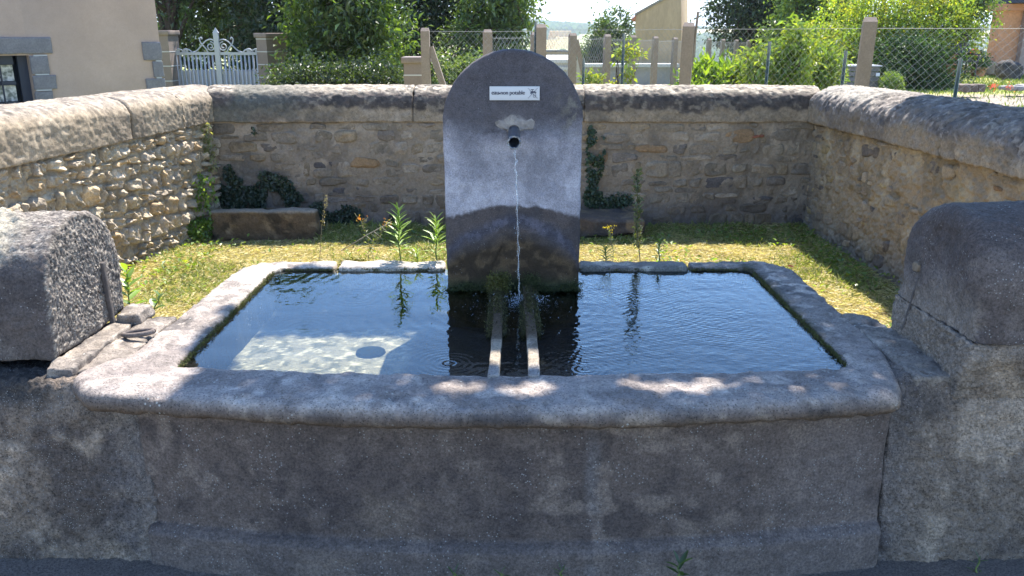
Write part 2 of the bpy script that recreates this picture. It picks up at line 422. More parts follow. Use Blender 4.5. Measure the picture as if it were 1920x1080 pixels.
# rim: one worn course round three sides with the two back corners
def rimpath():
    inner = [(-.80, 3.655), (-1.01, 3.655), (-1.045, 3.60), (-1.055, 2.52), (-1.03, 2.475)]
    outer = [(-.80, 3.765), (-1.13, 3.765), (-1.215, 3.66), (-1.25, 2.62), (-1.375, 2.43)]
    for x in np.linspace(-.9, .9, 19): inner.append((x, 2.43+bow(x)*.62))
    ox = np.linspace(-1.25, 1.14, 19)
    for x in ox: outer.append((x, 2.150+bow(x)*1.0))
    inner += [(1.03, 2.475), (1.06, 2.52), (1.065, 3.60), (1.03, 3.655), (.80, 3.655)]
    outer += [(1.185, 2.42), (1.232, 2.62), (1.245, 3.66), (1.16, 3.765), (.80, 3.765)]
    return np.array(inner), np.array(outer)
ri, ro = rimpath(); q = np.arange(len(ri)); seg = np.linalg.norm(np.diff((ri+ro)/2, axis=0), axis=1); cum = np.concatenate([[0], np.cumsum(seg)])
tt = np.linspace(0, cum[-1], 900); qq = np.interp(tt, cum, q)
ri = np.stack([np.interp(qq, q, ri[:, k]) for k in (0, 1)], 1); ro = np.stack([np.interp(qq, q, ro[:, k]) for k in (0, 1)], 1)
ri = smoothp(ri, 8, False); ro = smoothp(ro, 40, False)
frontness = ss(2.75, 2.42, ri[:, 1])
pf = resample([(0, .49), (0, .582), (.04, .597), (.12, .60), (.62, .603), (.80, .600), (.92, .592), (.975, .580), (1.0, .565), (.99, .550), (.96, .540), (.88, .532), (.6, .52), (.3, .49)], 64, True)
pf = smoothp(pf, 1)
pfs = smoothp(resample([(0, .49), (0, .588), (.03, .598), (.10, .60), (.5, .602), (.90, .600), (.965, .594), (.99, .582), (1.0, .56), (1.0, .53), (.995, .51), (.9, .495), (.6, .49), (.3, .48)], 64, True), 1)
Vr = []
for i in range(900):
    k_ = frontness[i]; f = pf[:, 0]*k_+pfs[:, 0]*(1-k_); z = pf[:, 1]*k_+pfs[:, 1]*(1-k_)
    Vr.append(np.stack([ri[i, 0]+(ro[i, 0]-ri[i, 0])*f, ri[i, 1]+(ro[i, 1]-ri[i, 1])*f, z], 1))
V = np.concatenate(Vr); F = gridF(900, 64); i = np.arange(899)*64
F = np.concatenate([F, np.stack([i+63, i+127, i+64, i], 1)])
nV = len(V); ends = np.stack([V[:64].mean(0), V[-64:].mean(0)]); V = np.concatenate([V, ends]); k = np.arange(64)
F3 = np.concatenate([np.stack([np.full(64, nV), k, (k+1) % 64], 1), np.stack([np.full(64, nV+1), nV-64+(k+1) % 64, nV-64+k], 1)])
Fr = [F, F3]
V = rough(V, Fr, (.004, 3.0, 3, 15), (.002, 12, 4, 16), (.0022, 45, 4, 17), (-.004, 30, 2, 19, (1, 1, 1)))
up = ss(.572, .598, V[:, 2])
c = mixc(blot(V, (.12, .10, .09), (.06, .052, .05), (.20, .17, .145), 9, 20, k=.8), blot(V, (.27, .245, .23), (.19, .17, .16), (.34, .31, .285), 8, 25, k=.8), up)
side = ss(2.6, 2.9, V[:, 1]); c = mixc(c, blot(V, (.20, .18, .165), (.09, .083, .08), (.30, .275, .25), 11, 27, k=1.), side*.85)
edge = np.maximum(ss(.05, .0, np.abs(V[:, 0]+1.035)), ss(.06, .0, np.abs(V[:, 0]-1.045)))*side
c = mixc(c, (.055, .055, .03), edge*ss(-.6, .1, fbm(V, 25, 3, 5)))
c = mixc(c, (.09, .062, .038), ss(.560, .545, V[:, 2])*.8)
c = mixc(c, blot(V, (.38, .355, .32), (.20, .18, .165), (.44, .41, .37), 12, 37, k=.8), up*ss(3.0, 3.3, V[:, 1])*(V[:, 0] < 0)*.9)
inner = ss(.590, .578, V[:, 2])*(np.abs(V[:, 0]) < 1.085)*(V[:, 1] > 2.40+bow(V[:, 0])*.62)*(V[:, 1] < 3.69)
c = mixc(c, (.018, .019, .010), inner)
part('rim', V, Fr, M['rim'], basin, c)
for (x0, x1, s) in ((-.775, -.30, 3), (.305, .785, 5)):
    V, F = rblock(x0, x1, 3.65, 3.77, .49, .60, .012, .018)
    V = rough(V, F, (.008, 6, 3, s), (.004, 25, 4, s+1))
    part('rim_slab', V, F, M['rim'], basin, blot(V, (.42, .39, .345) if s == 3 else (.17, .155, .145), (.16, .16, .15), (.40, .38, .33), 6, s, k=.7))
# ledge slabs joining the rim to the low walls
for (x0, x1, y0, y1, z1, s) in ((-1.435, -1.345, 2.43, 2.93, .616, 1), (-1.352, -1.235, 2.45, 2.98, .596, 2), (1.222, 1.365, 2.405, 2.86, .598, 3), (-1.415, -1.33, 2.88, 3.02, .640, 4), (1.215, 1.33, 2.80, 2.99, .600, 6)):
    V, F = rblock(x0, x1, y0, y1, z1-.05, z1, .01, .012)
    V = rough(V, F, (.009, 8, 3, s+50), (.006, 30, 4, s+51))
    part('ledge_stone', V, F, M['rim'], basin, blot(V, (.20, .18, .16), (.10, .09, .085), (.29, .265, .235), 14, s+30, k=.7))
# small mortar lumps on the rim front and broken pieces at the back left
for (px, py, r_) in ((845, 713, .010), (868, 708, .007), (1048, 718, .012), (520, 716, .012)):
    pass

# ------------------------------------------------------------------ the bars across the water
for k, (x, lab) in enumerate(((-.055, 'left flat stone bar over the water, thick moss on its far end'), (.0655, 'right flat stone bar over the water, under the falling jet'))):
    V, F = rblock(x-.0175, x+.0175, 2.395, 3.40, .578, .606, .012, .006)
    V[:, 0] += .003*np.sin(V[:, 1]*5+k); V = rough(V, F, (.0015, 20, 3, k), (.001, 60, 3, k+3))
    c = blot(V, (.27, .24, .19), (.15, .13, .10), (.36, .33, .28), 12, k+60, k=.7)
    c = mixc(c, (.075, .055, .035), ss(2.65, 2.78, V[:, 1])); c = mixc(c, (.30, .31, .33), ss(2.52, 2.44, V[:, 1])*.5)
    part('support_bar', V, F, M['rim'], None, c, label=lab, cat='bar', group='bars lying across the basin')

# ------------------------------------------------------------------ the headstone with its spout
SY = 3.36
head = empty('fountain_headstone', (0, SY+.08, .3), 'tall round-topped dark stone slab with water spout standing in the basin', 'fountain stone')
hw, ztop = .272, 1.536; zc = ztop-hw
op = [(-hw+.008, .30), (hw+.004, .30), (hw, zc)]
for a in np.linspace(0, math.pi, 60): op.append((.003+hw*math.cos(a), zc+hw*math.sin(a)*1.0))
prof = resample(op, 420, True); prof = smoothp(prof, 3)
V, F = solid(prof, lambda a, b, t: np.stack([a, t, b], 1), SY, SY+.20, 14, 110, .012)
V = rough(V, F, (.003, 3, 3, 2), (.0018, 25, 4, 3), (.0012, 80, 3, 4))
x, z = V[:, 0], V[:, 2]; nn = fbm(V, 6, 4, 71); n2 = fbm(V, 30, 4, 72)
c = mixc((.078, .070, .073), (.105, .095, .095), ss(-.4, .5, fbm(V, 4, 4, 70)))
zt = 1.215+.02*nn+.03*ss(.0, .2, np.abs(x))            # weathered pale band begins under the spout
c = mixc(c, mixc((.38, .365, .38), (.27, .26, .275), ss(-.3, .5, fbm(V, 12, 4, 73))), ss(zt+.05, zt-.06, z+.015*n2)*ss(-1.0, -.1, n2+nn*.5+1.0*ss(zt+.06, zt-.1, z)))
c = mixc(c, (.18, .165, .13), ss(.12, .27, x)*ss(1.15, 1.3, z)*ss(.1, .5, fbm(V, 45, 3, 75))*ss(-.1, .4, nn+.2)*.9)
c = mixc(c, (.055, .055, .065), ss(.1, .0, np.abs(np.hypot(x-.0, (z-1.24))-.16)-.02)*.3)
# mortar halo round the pipe
hal = np.hypot((x-.008)*1.0, (z-1.240)*1.25); ang = np.arctan2(z-1.240, x)
c = mixc(c, (.18, .165, .155), ss(.075+.015*fbm(V, 30, 3, 76), .055, hal)*ss(-.3, .2, np.sin(ang))*(1-ss(.03, .0, hal)))
# damp arc rising to the middle, then slime, then moss near the water
arch = .822+.115*np.sqrt(np.clip(1-(x/.31)**2, 0, 1))+.012*nn
wet = ss(arch+.008, arch-.008, z+.010*n2)
c = mixc(c, mixc((.070, .055, .048), (.045, .038, .036), ss(-.3, .4, fbm(V, 20, 4, 77))), wet*.95)
arch2 = .70+.16*np.sqrt(np.clip(1-(x/.26)**2, 0, 1))+.02*nn
c = mixc(c, mixc((.05, .052, .07), (.11, .11, .14), ss(-.1, .5, n2)), ss(.05, .0, np.abs(z-arch2))*wet*.7)
arch3 = .64+.16*np.sqrt(np.clip(1-(x/.29)**2, 0, 1))+.03*nn
c = mixc(c, mixc((.034, .024, .014), (.075, .052, .028), ss(-.2, .5, n2)), ss(arch3+.03, arch3-.05, z))
c = mixc(c, (.03, .04, .015), ss(.66, .60, z+.02*nn)*.8)
part('slab', V, F, M['slab'], head, c)
# spout
pipe = plain('tarnished_pipe', (.10, .115, .15), .45, .55, noise=(60, .7, 1.3))
a0 = np.array([.008, SY+.03, 1.230]); a1 = np.array([.008, SY-.165, 1.207])
d = (a1-a0)/np.linalg.norm(a1-a0)
m = MB(); sx = np.array([1, 0, 0.]); sy_ = np.cross(d, sx); rings = []
pr = [(0, .0235), (.19, .0235), (.1985, .0250), (.2015, .0245), (.2015, .0195), (.19, .019), (.05, .019), (.05, .001)]
Vp = []
for (l, r_) in pr:
    for a in np.arange(32)/32*2*np.pi:
        jag = .003*math.sin(a*3+1)+.002*math.sin(a*7) if l > .195 else 0
        Vp.append(a0+d*(l+jag)+r_*(math.cos(a)*sx+math.sin(a)*sy_))
Fp = gridF(len(pr), 32); i = np.arange(len(pr)-1)*32; Fp = np.concatenate([Fp, np.stack([i+31, i+63, i+32, i], 1)])
def pc(V): return np.tile((.1, .1, .1), (len(V), 1))
m.add(Vp, Fp); sp_ = m.part('spout', pipe, head, smooth=True)
m = MB(); Vp = []; ridge = [(.196, .0240), (.199, .0262), (.203, .0258), (.203, .0205), (.198, .0195)]
for (l, r_) in ridge:
    for a in np.arange(48)/48*2*np.pi:
        j = .0022*math.sin(a*5+.5)+.0015*math.sin(a*11)+(.004*max(0, math.cos(a-4.2)))
        Vp.append(a0+d*(l+j)+(r_+.0006*math.sin(a*9))*(math.cos(a)*sx+math.sin(a)*sy_))
Fp = gridF(len(ridge), 48); i = np.arange(len(ridge)-1)*48; Fp = np.concatenate([Fp, np.stack([i+47, i+95, i+48, i], 1)])
m.add(Vp, Fp); m.part('spout_lip', plain('limescale', (.26, .25, .24), .8, noise=(200, .4, 1.4)), sp_)
# plaster collar: raised irregular relief
nr, na = 14, 90; Vc = []
for i_ in range(nr):
    for k in range(na):
        a = k/na*2*math.pi; up_ = max(0, math.sin(a))
        R_ = .036+.040*up_**.6+.016*math.sin(a*3+.7)*.5+.010*math.sin(a*7+2)*.6+(.03 if abs(math.cos(a)) > .8 and math.sin(a) > -.05 else 0)
        r_ = .02+(R_-.02)*i_/(nr-1); h = .010*(1-(i_/(nr-1))**2.2)-.0035
        Vc.append((.008+r_*math.cos(a), SY-h, 1.238+r_*math.sin(a)*.82))
Vc = np.array(Vc); Fc = gridF(nr, na); i = np.arange(nr-1)*na; Fc = np.concatenate([Fc, np.stack([i+na-1, i+2*na-1, i+na, i], 1)])
Vc = Vc+np.array([0, 1, 0])*(.002*fbm(Vc, 60, 3, 9))[:, None]
part('mortar_collar', Vc, Fc, M['mortar'], head, blot(Vc, (.23, .215, .205), (.14, .13, .125), (.30, .285, .265), 40, 4))
# sign
s0, s1 = W(918, 188, SY-.008), W(1012, 162, SY-.008)
sign = empty('warning_sign', ((s0[0]+s1[0])/2, SY, (s0[2]+s1[2])/2), 'small white plate reading eau non potable with a crossed-out tap on the headstone', 'sign')
m = MB(); m.box(s0[0], s1[0], SY-.009, SY-.003, s0[2], s1[2])
V, F = rblock(s0[0], s1[0], SY-.010, SY-.002, s0[2], s1[2], .02, .0012)
part('plate', V, F, plain('sign_enamel', (.50, .49, .49), .4), sign)
ink = plain('sign_ink', (.02, .022, .05), .5)
def text(body, x0, x1, z0, name='lettering', bold=.0):
    cu = bpy.data.curves.new(name, 'FONT'); cu.body = body; cu.size = .02; cu.extrude = .0003; cu.space_character = .98
    o = bpy.data.objects.new(name, cu); C.objects.link(o); cu.materials.append(ink)
    bpy.context.view_layer.update(); w = o.dimensions.x
    me_ = bpy.data.meshes.new_from_object(o.evaluated_get(bpy.context.evaluated_depsgraph_get())); bpy.data.objects.remove(o)
    if len(me_.materials) == 0: me_.materials.append(ink)
    v0 = np.array([v.co[:] for v in me_.vertices]); f0 = [list(p.vertices) for p in me_.polygons]; vv = []; ff = []      # three strokes side by side make the bold weight
    for q_ in range(3): vv += (v0+np.array([(q_-1)*.0006, 0, q_*.00012])).tolist(); ff += [[i+q_*len(v0) for i in f] for f in f0]
    me_ = bpy.data.meshes.new(name); me_.from_pydata(vv, [], ff); me_.materials.append(ink)
    o = bpy.data.objects.new(name, me_); C.objects.link(o)
    o.rotation_euler = (math.pi/2, 0, 0); o.scale = ((x1-x0)/w, (x1-x0)/w*1.08, 1); o.location = (x0, SY-.0106, z0)
    o.parent = sign; o.matrix_parent_inverse = Matrix.Translation(-sign.location); return o
sc = (s1[0]-s0[0])/94.
text('eau', s0[0]+3.5*sc, s0[0]+17.2*sc, s0[2]+10.6*sc, bold=.0007)
text('non', s0[0]+20.4*sc, s0[0]+34*sc, s0[2]+10.6*sc, bold=.0007)
text('potable', s0[0]+37.4*sc, s0[0]+65.5*sc, s0[2]+10.6*sc, bold=.0007)
m = MB(); t = np.arange(12)/12*2*np.pi; cx, cz = s0[0]+18.8*sc, s0[2]+12.6*sc
m.tube([(cx, SY-.0095, cz), (cx, SY-.0125, cz)], .0026, 10); m.part('rivet', ink, sign)
m = MB(); y = SY-.0108
def ln(xa, za, xb, zb, w=.55):
    a = np.array([s0[0]+xa*sc, y, s0[2]+za*sc]); b = np.array([s0[0]+xb*sc, y, s0[2]+zb*sc]); d = b-a; L = np.linalg.norm(d); d /= L; nrm_ = np.array([-d[2], 0, d[0]])*w*sc/2
    m.obox((a+b)/2, d*L/2, (0, .0004+.0001*(len(m.V) % 5), 0), nrm_)
ln(72, 3.5, 90, 22.5); ln(72, 22.5, 90, 3.5)
ln(77.5, 19.5, 83, 19.5, 1.2); ln(80.2, 16, 80.2, 19.5, 1.0); ln(77, 15.2, 86, 15.2, 2.8); ln(77.8, 11.5, 77.8, 15, 2.2); ln(85, 12.5, 87.5, 14.5, 1.6)
ln(82.5, 5.5, 86, 5.5, .5); ln(82.5, 5.5, 82, 11.5, .5); ln(86, 5.5, 87, 11.5, .5); ln(82, 9.5, 87, 9.5, .5)
m.part('pictogram', ink, sign)

# ------------------------------------------------------------------ water
WZ = .583
nx, ny = 640, 400
xs, ys = np.meshgrid(np.linspace(-1.065, 1.075, nx), np.linspace(2.425, 3.675, ny), indexing='ij')
P_ = np.stack([xs.ravel(), ys.ravel(), np.zeros(xs.size)], 1)
jx, jy = .028, 3.19
r_ = np.hypot(P_[:, 0]-jx, P_[:, 1]-jy)
mod_ = .35+.75*np.clip(.5+fbm(P_, 4.5, 3, 52), 0, 1)
h = mod_*(.0003+.0004*ss(-.3, .2, P_[:, 0]))*np.sin(r_*2*np.pi/(.030+.006*fbm(P_, 2, 2, 61))+1.6*fbm(P_, 6, 3, 2))*np.exp(-r_/.28)/(1+r_*1.2)
h += mod_*.00042*np.sin(r_*2*np.pi/.052+3.0*fbm(P_, 4, 3, 7))*np.exp(-r_/.6)
right = ss(-.2, .35, P_[:, 0])
h += (.00014+.00042*right)*fbm(P_, 26, 3, 5, stretch=(.8, 1.1, 1))*.8
h += (.00005+.00030*right)*fbm(P_, 62, 2, 6, stretch=(.9, 1.1, 1))*.6
for (cx, cy, a_, w_, s_) in ((1.3, 3.9, .00016, .021, .9), (-.1, 4.2, .00012, .026, 1.2), (1.5, 2.3, .00014, .024, 1.0)):
    rr = np.hypot(P_[:, 0]-cx, P_[:, 1]-cy); h += a_*right*np.sin(rr*2*np.pi/w_+2.5*fbm(P_, 6, 2, 19))*(.6+.8*fbm(P_, 5, 2, 29))
h += .0005*fbm(P_, 6, 2, 9, stretch=(.6, 1.3, 1))
for (cx, cy, a_, w_) in ((-.62, 3.25, .0002, .03), (-.75, 2.9, .00018, .028), (.75, 2.95, .0003, .03), (-.2, 2.55, .0004, .022), (.23, 2.5, .0004, .02)):
    rr = np.hypot(P_[:, 0]-cx, P_[:, 1]-cy); h += a_*np.sin(rr*2*np.pi/w_)*np.exp(-rr/.10)
h += .00030*np.exp(-r_/.3)*(.4+right)*fbm(P_, 88, 2, 44)
h += .004*np.exp(-(r_/.035)**2)*fbm(P_, 90, 2, 4)
P_[:, 2] = WZ+h
m_, nt, o = newmat('clear_water'); L = nt.links
fr = nd(nt, 'ShaderNodeFresnel', i_IOR=1.33); tr = nd(nt, 'ShaderNodeBsdfTransparent'); tr.inputs[0].default_value = (.84, .88, .84, 1)
gl = nd(nt, 'ShaderNodeBsdfGlossy', i_Roughness=.015); gl.inputs[0].default_value = (.84, .94, 1, 1); mx = nd(nt, 'ShaderNodeMixShader')
L.new(fr.outputs[0], mx.inputs[0]); L.new(tr.outputs[0], mx.inputs[1]); L.new(gl.outputs[0], mx.inputs[2]); L.new(mx.outputs[0], o.inputs[0])
part('water', P_, gridF(nx, ny), m_, None, kind='structure')
# falling jet: two braided strands and drops
gm, nt, o = newmat('falling_water')
gp = nd(nt, 'ShaderNodeBsdfPrincipled', i_Roughness=.08, i_IOR=1.33); gp.inputs['Transmission Weight'].default_value = .88; gp.inputs['Base Color'].default_value = (.9, .95, 1, 1)
nt.links.new(gp.outputs[0], o.inputs[0])
jet = MB(); p0 = np.array([.008, SY-.172, 1.190]); p1 = np.array([jx, jy, WZ+.002])
tt = np.linspace(0, 1, 150)
def jp(t): return np.stack([p0[0]+(p1[0]-p0[0])*t+0*t, p0[1]+(p1[1]-p0[1])*t, p0[2]+(p1[2]-p0[2])*(t*t*.82+t*.18)], 1)
B = jp(tt)
for k, (amp, ph, r0) in enumerate(((.006, 0, .0024), (.006, math.pi, .0019), (.003, 1.5, .0021))):
    w = amp*(1-.45*tt)*(.55+.5*np.sin(tt*9+k*2.1))
    Pk = B+np.stack([w*np.sin(tt*34+ph)+.0015*np.sin(tt*90+k), w*.6*np.cos(tt*34+ph), 0*tt], 1)
    rr = r0*(.55+.6*fbm(np.stack([tt*26, 0*tt+k*5, 0*tt], 1), 1, 3, k+3))*(1-.25*tt); jet.tube(Pk, np.maximum(rr, .0007), 7)
jo = jet.part('water_jet', gm, None, smooth=True, label='thin twisted stream of water falling from the spout', cat='water jet')
def drops(cs, rs, name, parent):
    mb = MB()
    for c_, r_ in zip(cs, rs):
        th = [0, .25, .5, .75, 1]; V = [c_+np.array([0, 0, r_])]
        for ph in (.6, 1.57, 2.5):
            for k in range(6): V.append(c_+r_*np.array([math.sin(ph)*math.cos(k*math.pi/3), math.sin(ph)*math.sin(k*math.pi/3), math.cos(ph)]))
        V.append(c_-np.array([0, 0, r_])); F3 = [[0, 1+k, 1+(k+1) % 6] for k in range(6)]+[[19, 13+(k+1) % 6, 13+k] for k in range(6)]
        F4 = [[1+r*6+k, 7+r*6+k, 7+r*6+(k+1) % 6, 1+r*6+(k+1) % 6] for r in range(2) for k in range(6)]
        mb.add(V, [np.array(F3), np.array(F4)])
    return mb.part(name, gm, parent, smooth=True)
cs = []; rs = []
for _ in range(70):
    t_ = random.uniform(.25, 1); p_ = jp(np.array([t_]))[0]; cs.append(p_+np.array([random.gauss(0, .004+.004*t_), random.gauss(0, .004), 0])); rs.append(random.uniform(.0008, .0026))
for _ in range(420):
    a = random.random()*2*math.pi; r_ = abs(random.gauss(0, .05)); hh = max(0, random.gauss(.012, .012))*(1-r_*4)
    cs.append(np.array([jx+r_*math.cos(a)*1.5, jy+r_*math.sin(a)*.8, WZ+.001+max(0, hh)])); rs.append(random.uniform(.001, .0030))
drops(cs, rs, 'splash', jo)['kind'] = 'stuff'
cs = [];
for _ in range(260):
    a = random.random()*2*math.pi; r_ = random.uniform(.03, .5)**1.2 if _ < 90 else abs(random.gauss(0, .06))
    cs.append(np.array([jx+r_*math.cos(a), min(3.44, max(2.5, jy-abs(r_*math.sin(a)))), WZ+.0005]))
drops(cs, [random.uniform(.0008, .0022) for _ in cs], 'bubbles', jo)['kind'] = 'stuff'

# ------------------------------------------------------------------ low walls either side of the basin (rounded coping on a pebble-dashed body)
def lowwall(sgn, xe, y0, y1, zb, zs, zt, label, seed, yf):
    w = empty('low_wall', (sgn*1.8, 2.6, 0), label, 'wall')
    yc, hw_ = (y0+y1)/2+.01, (y1-y0)/2
    P = [(y0, zb), (y1, zb), (y1, zs)]
    for a in np.linspace(0, math.pi, 40): P.append((yc-.01+hw_*math.cos(a)*(1 if math.sin(a) < .999 else 1), zs+(zt-zs)*math.sin(a)**.85))
    pr_ = smoothp(resample(P, 330, True), 6)
    fn = (lambda a, b, t: np.stack([t, a, b], 1))
    if sgn > 0: pr_ = pr_[::-1]
    bvl = .02+0*pr_[:, 0] if sgn < 0 else np.where(pr_[:, 1] > .78, .055, .006+.049*ss(.725, .78, pr_[:, 1]))
    V, F = solid(pr_, fn, sgn*xe, sgn*3.3, 260, 90, bvl, caps=(True, False))
    V = rough(V, F, (.010, 3, 3, seed), (.004, 12, 4, seed+1))
    N = vnorm(V, F)
    endf = ss(.6, .9, N[:, 0]*-sgn); top = ss(.45, .8, N[:, 2])
    if sgn < 0:
        amp = .0025-.0015*endf+.003*top
        V = V+N*(amp*fbm(V, 52, 3, seed+3))[:, None]+N*((.0038*endf+.002*top)*fbm(V, 170, 2, seed+4, stretch=(1, 1, .55)))[:, None]
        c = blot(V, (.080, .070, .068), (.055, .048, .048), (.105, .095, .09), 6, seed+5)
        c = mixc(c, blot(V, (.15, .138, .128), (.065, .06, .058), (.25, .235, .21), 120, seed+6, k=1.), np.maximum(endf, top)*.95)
        crust = top*ss(-.1, .3, fbm(V, 7, 3, seed+8))*ss(-1.5, -1.62, V[:, 0]); c = mixc(c, (.30, .29, .24), crust*.8)
        V = V+N*(crust*.012*(.5+fbm(V, 34, 2, seed+9)))[:, None]
    else:
        V = V+N*((.003+.004*top*ss(1.8, 1.9, V[:, 0]))*fbm(V, 40, 3, seed+3))[:, None]
        c = blot(V, (.078, .066, .064), (.05, .044, .045), (.11, .095, .09), 6, seed+5)
        c = mixc(c, blot(V, (.13, .112, .108), (.09, .08, .078), (.19, .17, .16), 8, seed+6, k=.8), np.maximum(endf, .5*ss(.0, .3, N[:, 0]*-sgn))*ss(-.3, .4, fbm(V, 4, 3, seed+7))*.8)
        c = mixc(c, (.20, .175, .15), endf*ss(.90, .74, V[:, 2]+.04*fbm(V, 7, 3, 4))*.8)
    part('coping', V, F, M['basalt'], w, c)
    # body: one run of pebble dash from the basin outwards, a raised part under the right coping
    ztop_ = .585
    pb = smoothp(resample([(yf, -.06), (yf+.015, .25), (yf+.045, .50), (yf+.085, ztop_), (y1-.03, ztop_), (y1-.03, -.06)], 260, True), 4)
    if sgn > 0: pb = pb[::-1]
    V, F = solid(pb, fn, sgn*(1.145 if sgn > 0 else 1.098), sgn*3.3, 360, 30, .012, caps=(True, False))
    lay = ((.010, 3, 3, seed+20), (.006, 16, 4, seed+21), (.0055, 60, 3, seed+22), (.004, 110, 2, seed+23))
    V = rough(V, F, *lay)
    cb = lambda V: mixc(blot(V, (.15, .124, .102), (.08, .067, .06), (.24, .20, .16), 4.5, seed+24, k=.7), (.045, .042, .042), ss(.1, .6, fbm(V, 2.5, 4, seed+29))*.6)
    c = cb(V); c = mixc(c, (.11, .105, .11), ss(1.30, 1.14, np.abs(V[:, 0]))*.5)
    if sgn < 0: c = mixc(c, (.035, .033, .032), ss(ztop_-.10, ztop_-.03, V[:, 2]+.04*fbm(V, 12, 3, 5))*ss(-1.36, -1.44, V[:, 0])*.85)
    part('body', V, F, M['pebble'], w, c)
    if sgn > 0:
        pu = smoothp(resample([(yf+.06, .53), (yf+.035, .60), (yf+.004, .68), (yf+.010, .722), (y1-.008, .722), (y1-.008, .53)], 200, True), 3)[::-1]
        V, F = solid(pu, fn, 1.343, 3.3, 240, 20, .004, caps=(True, False)); V = rough(V, F, *lay)
        c = mixc(cb(V), (.20, .175, .15), ss(1.42, 1.36, V[:, 0])*.8)
        part('body_top', V, F, M['pebble'], w, c)
    return w
def N_front(V, F): return ss(.2, .6, -vnorm(V, F)[:, 1]+.3)
wl_ = lowwall(-1, 1.425, 2.485, 3.0, .612, .80, 1.035, 'low wall left of the basin, rounded top rough and sunlit', 100, 2.315)
wr_ = lowwall(1, 1.345, 2.325, 2.86, .72, .86, 1.09, 'low wall right of the basin, smooth rounded top in shade', 200, 2.335)
iron = stone('grey_slate', (.10, .092, .09), g1=(80, .6, 1.3), bump=((60, .002),))
# flat strips set into the wall ends
def strip(px0, py0, px1, py1, X, w, nrm, parent, th=.012):
    n = (1, 0, 0); a = PL(px0, py0, (X, 0, 0), n); b = PL(px1, py1, (X, 0, 0), n); d = b-a; L = np.linalg.norm(d); d /= L
    s = np.cross(d, (1, 0, 0)); m = MB(); V, F = rblock(-L/2, L/2, -w/2, w/2, -th/2, th/2, .012, .003)
    V = (a+b)/2+np.outer(V[:, 0], d)+np.outer(V[:, 1], s)+np.outer(V[:, 2], (1, 0, 0)); V = rough(V, F, (.002, 30, 3, 4))
    part('slate_strip', V, F[:, ::-1] if X > 0 else F, iron, parent)
strip(191, 492, 214, 618, -1.419, .020, 1, wl_, .016); 
strip(1724, 520, 1692, 625, 1.345, .010, 1, wr_, .012)
V, F = rblock(-.04, .04, -.02, .02, 0, .03, .008, .01); q = PL(1718, 508, (1.338, 0, 0), (1, 0, 0)); V = V*np.array([.12, .9, .9])+q; V = rough(V, F, (.003, 30, 3, 2))
part('mortar_patch', V, F, M['mortar'], wr_, np.array((.19, .155, .115)))
# rusty loop lying on the left ledge
m = MB(); c0 = G(262, 625, .612)
pts = []
for a in np.linspace(0, 2*math.pi, 40): pts.append((c0[0]+.048*math.cos(a)*(1 if math.cos(a) > 0 else 1.15), c0[1]+.022*math.sin(a), .614+.006*math.cos(a)))
m.tube(pts, .0085, 10, cap=False)
m.part('iron_ring', stone('rusty_iron', (.13, .115, .11), g1=(70, .5, 1.5), bump=((120, .001),)), None, smooth=True, label='flattened old iron ring lying on the ledge beside the left low wall', cat='ring')
# ------------------------------------------------------------------ the three fieldstone walls of the enclosure
b0_ = begin()
def stone_patch(cor, fn, d, amp, n, seed, pw=4., tilt=(0, 0)):
    """a stone bulging out of the wall; cor = 4 corners (s,z) ccw"""
    g = np.linspace(-1, 1, n); u, v = np.meshgrid(g, g, indexing='ij'); u = u.ravel(); v = v.ravel()
    uu = np.sign(u)*np.abs(u)**.8; vv = np.sign(v)*np.abs(v)**.8
    ur = uu*np.sqrt(1-.36*vv*vv*np.abs(uu)); vr = vv*np.sqrt(1-.36*uu*uu*np.abs(vv))
    cor = np.array(cor); a = (ur+1)/2; b = (vr+1)/2
    P = ((1-a)*(1-b))[:, None]*cor[0]+(a*(1-b))[:, None]*cor[1]+(a*b)[:, None]*cor[2]+((1-a)*b)[:, None]*cor[3]
    h = d*np.sqrt(np.clip(1-np.abs(uu)**pw, 0, 1))*np.sqrt(np.clip(1-np.abs(vv)**pw, 0, 1))
    h = h*(1+tilt[0]*uu+tilt[1]*vv)
    q = np.stack([P[:, 0], P[:, 1], 0*a], 1)
    inner = (1-np.abs(u)**6)*(1-np.abs(v)**6)
    h = h+amp*fbm(q+seed*7.7, 26, 4, seed)*inner+amp*.35*fbm(q+seed*3.1, 75, 3, seed+2)*inner-.010*(1-np.clip(inner*3, 0, 1))
    P = P+np.stack([fbm(q+3, 22, 3, seed+5), fbm(q+9, 22, 3, seed+6)], 1)*.006
    V = fn(P[:, 0], P[:, 1], h); return V, gridF(n, n)
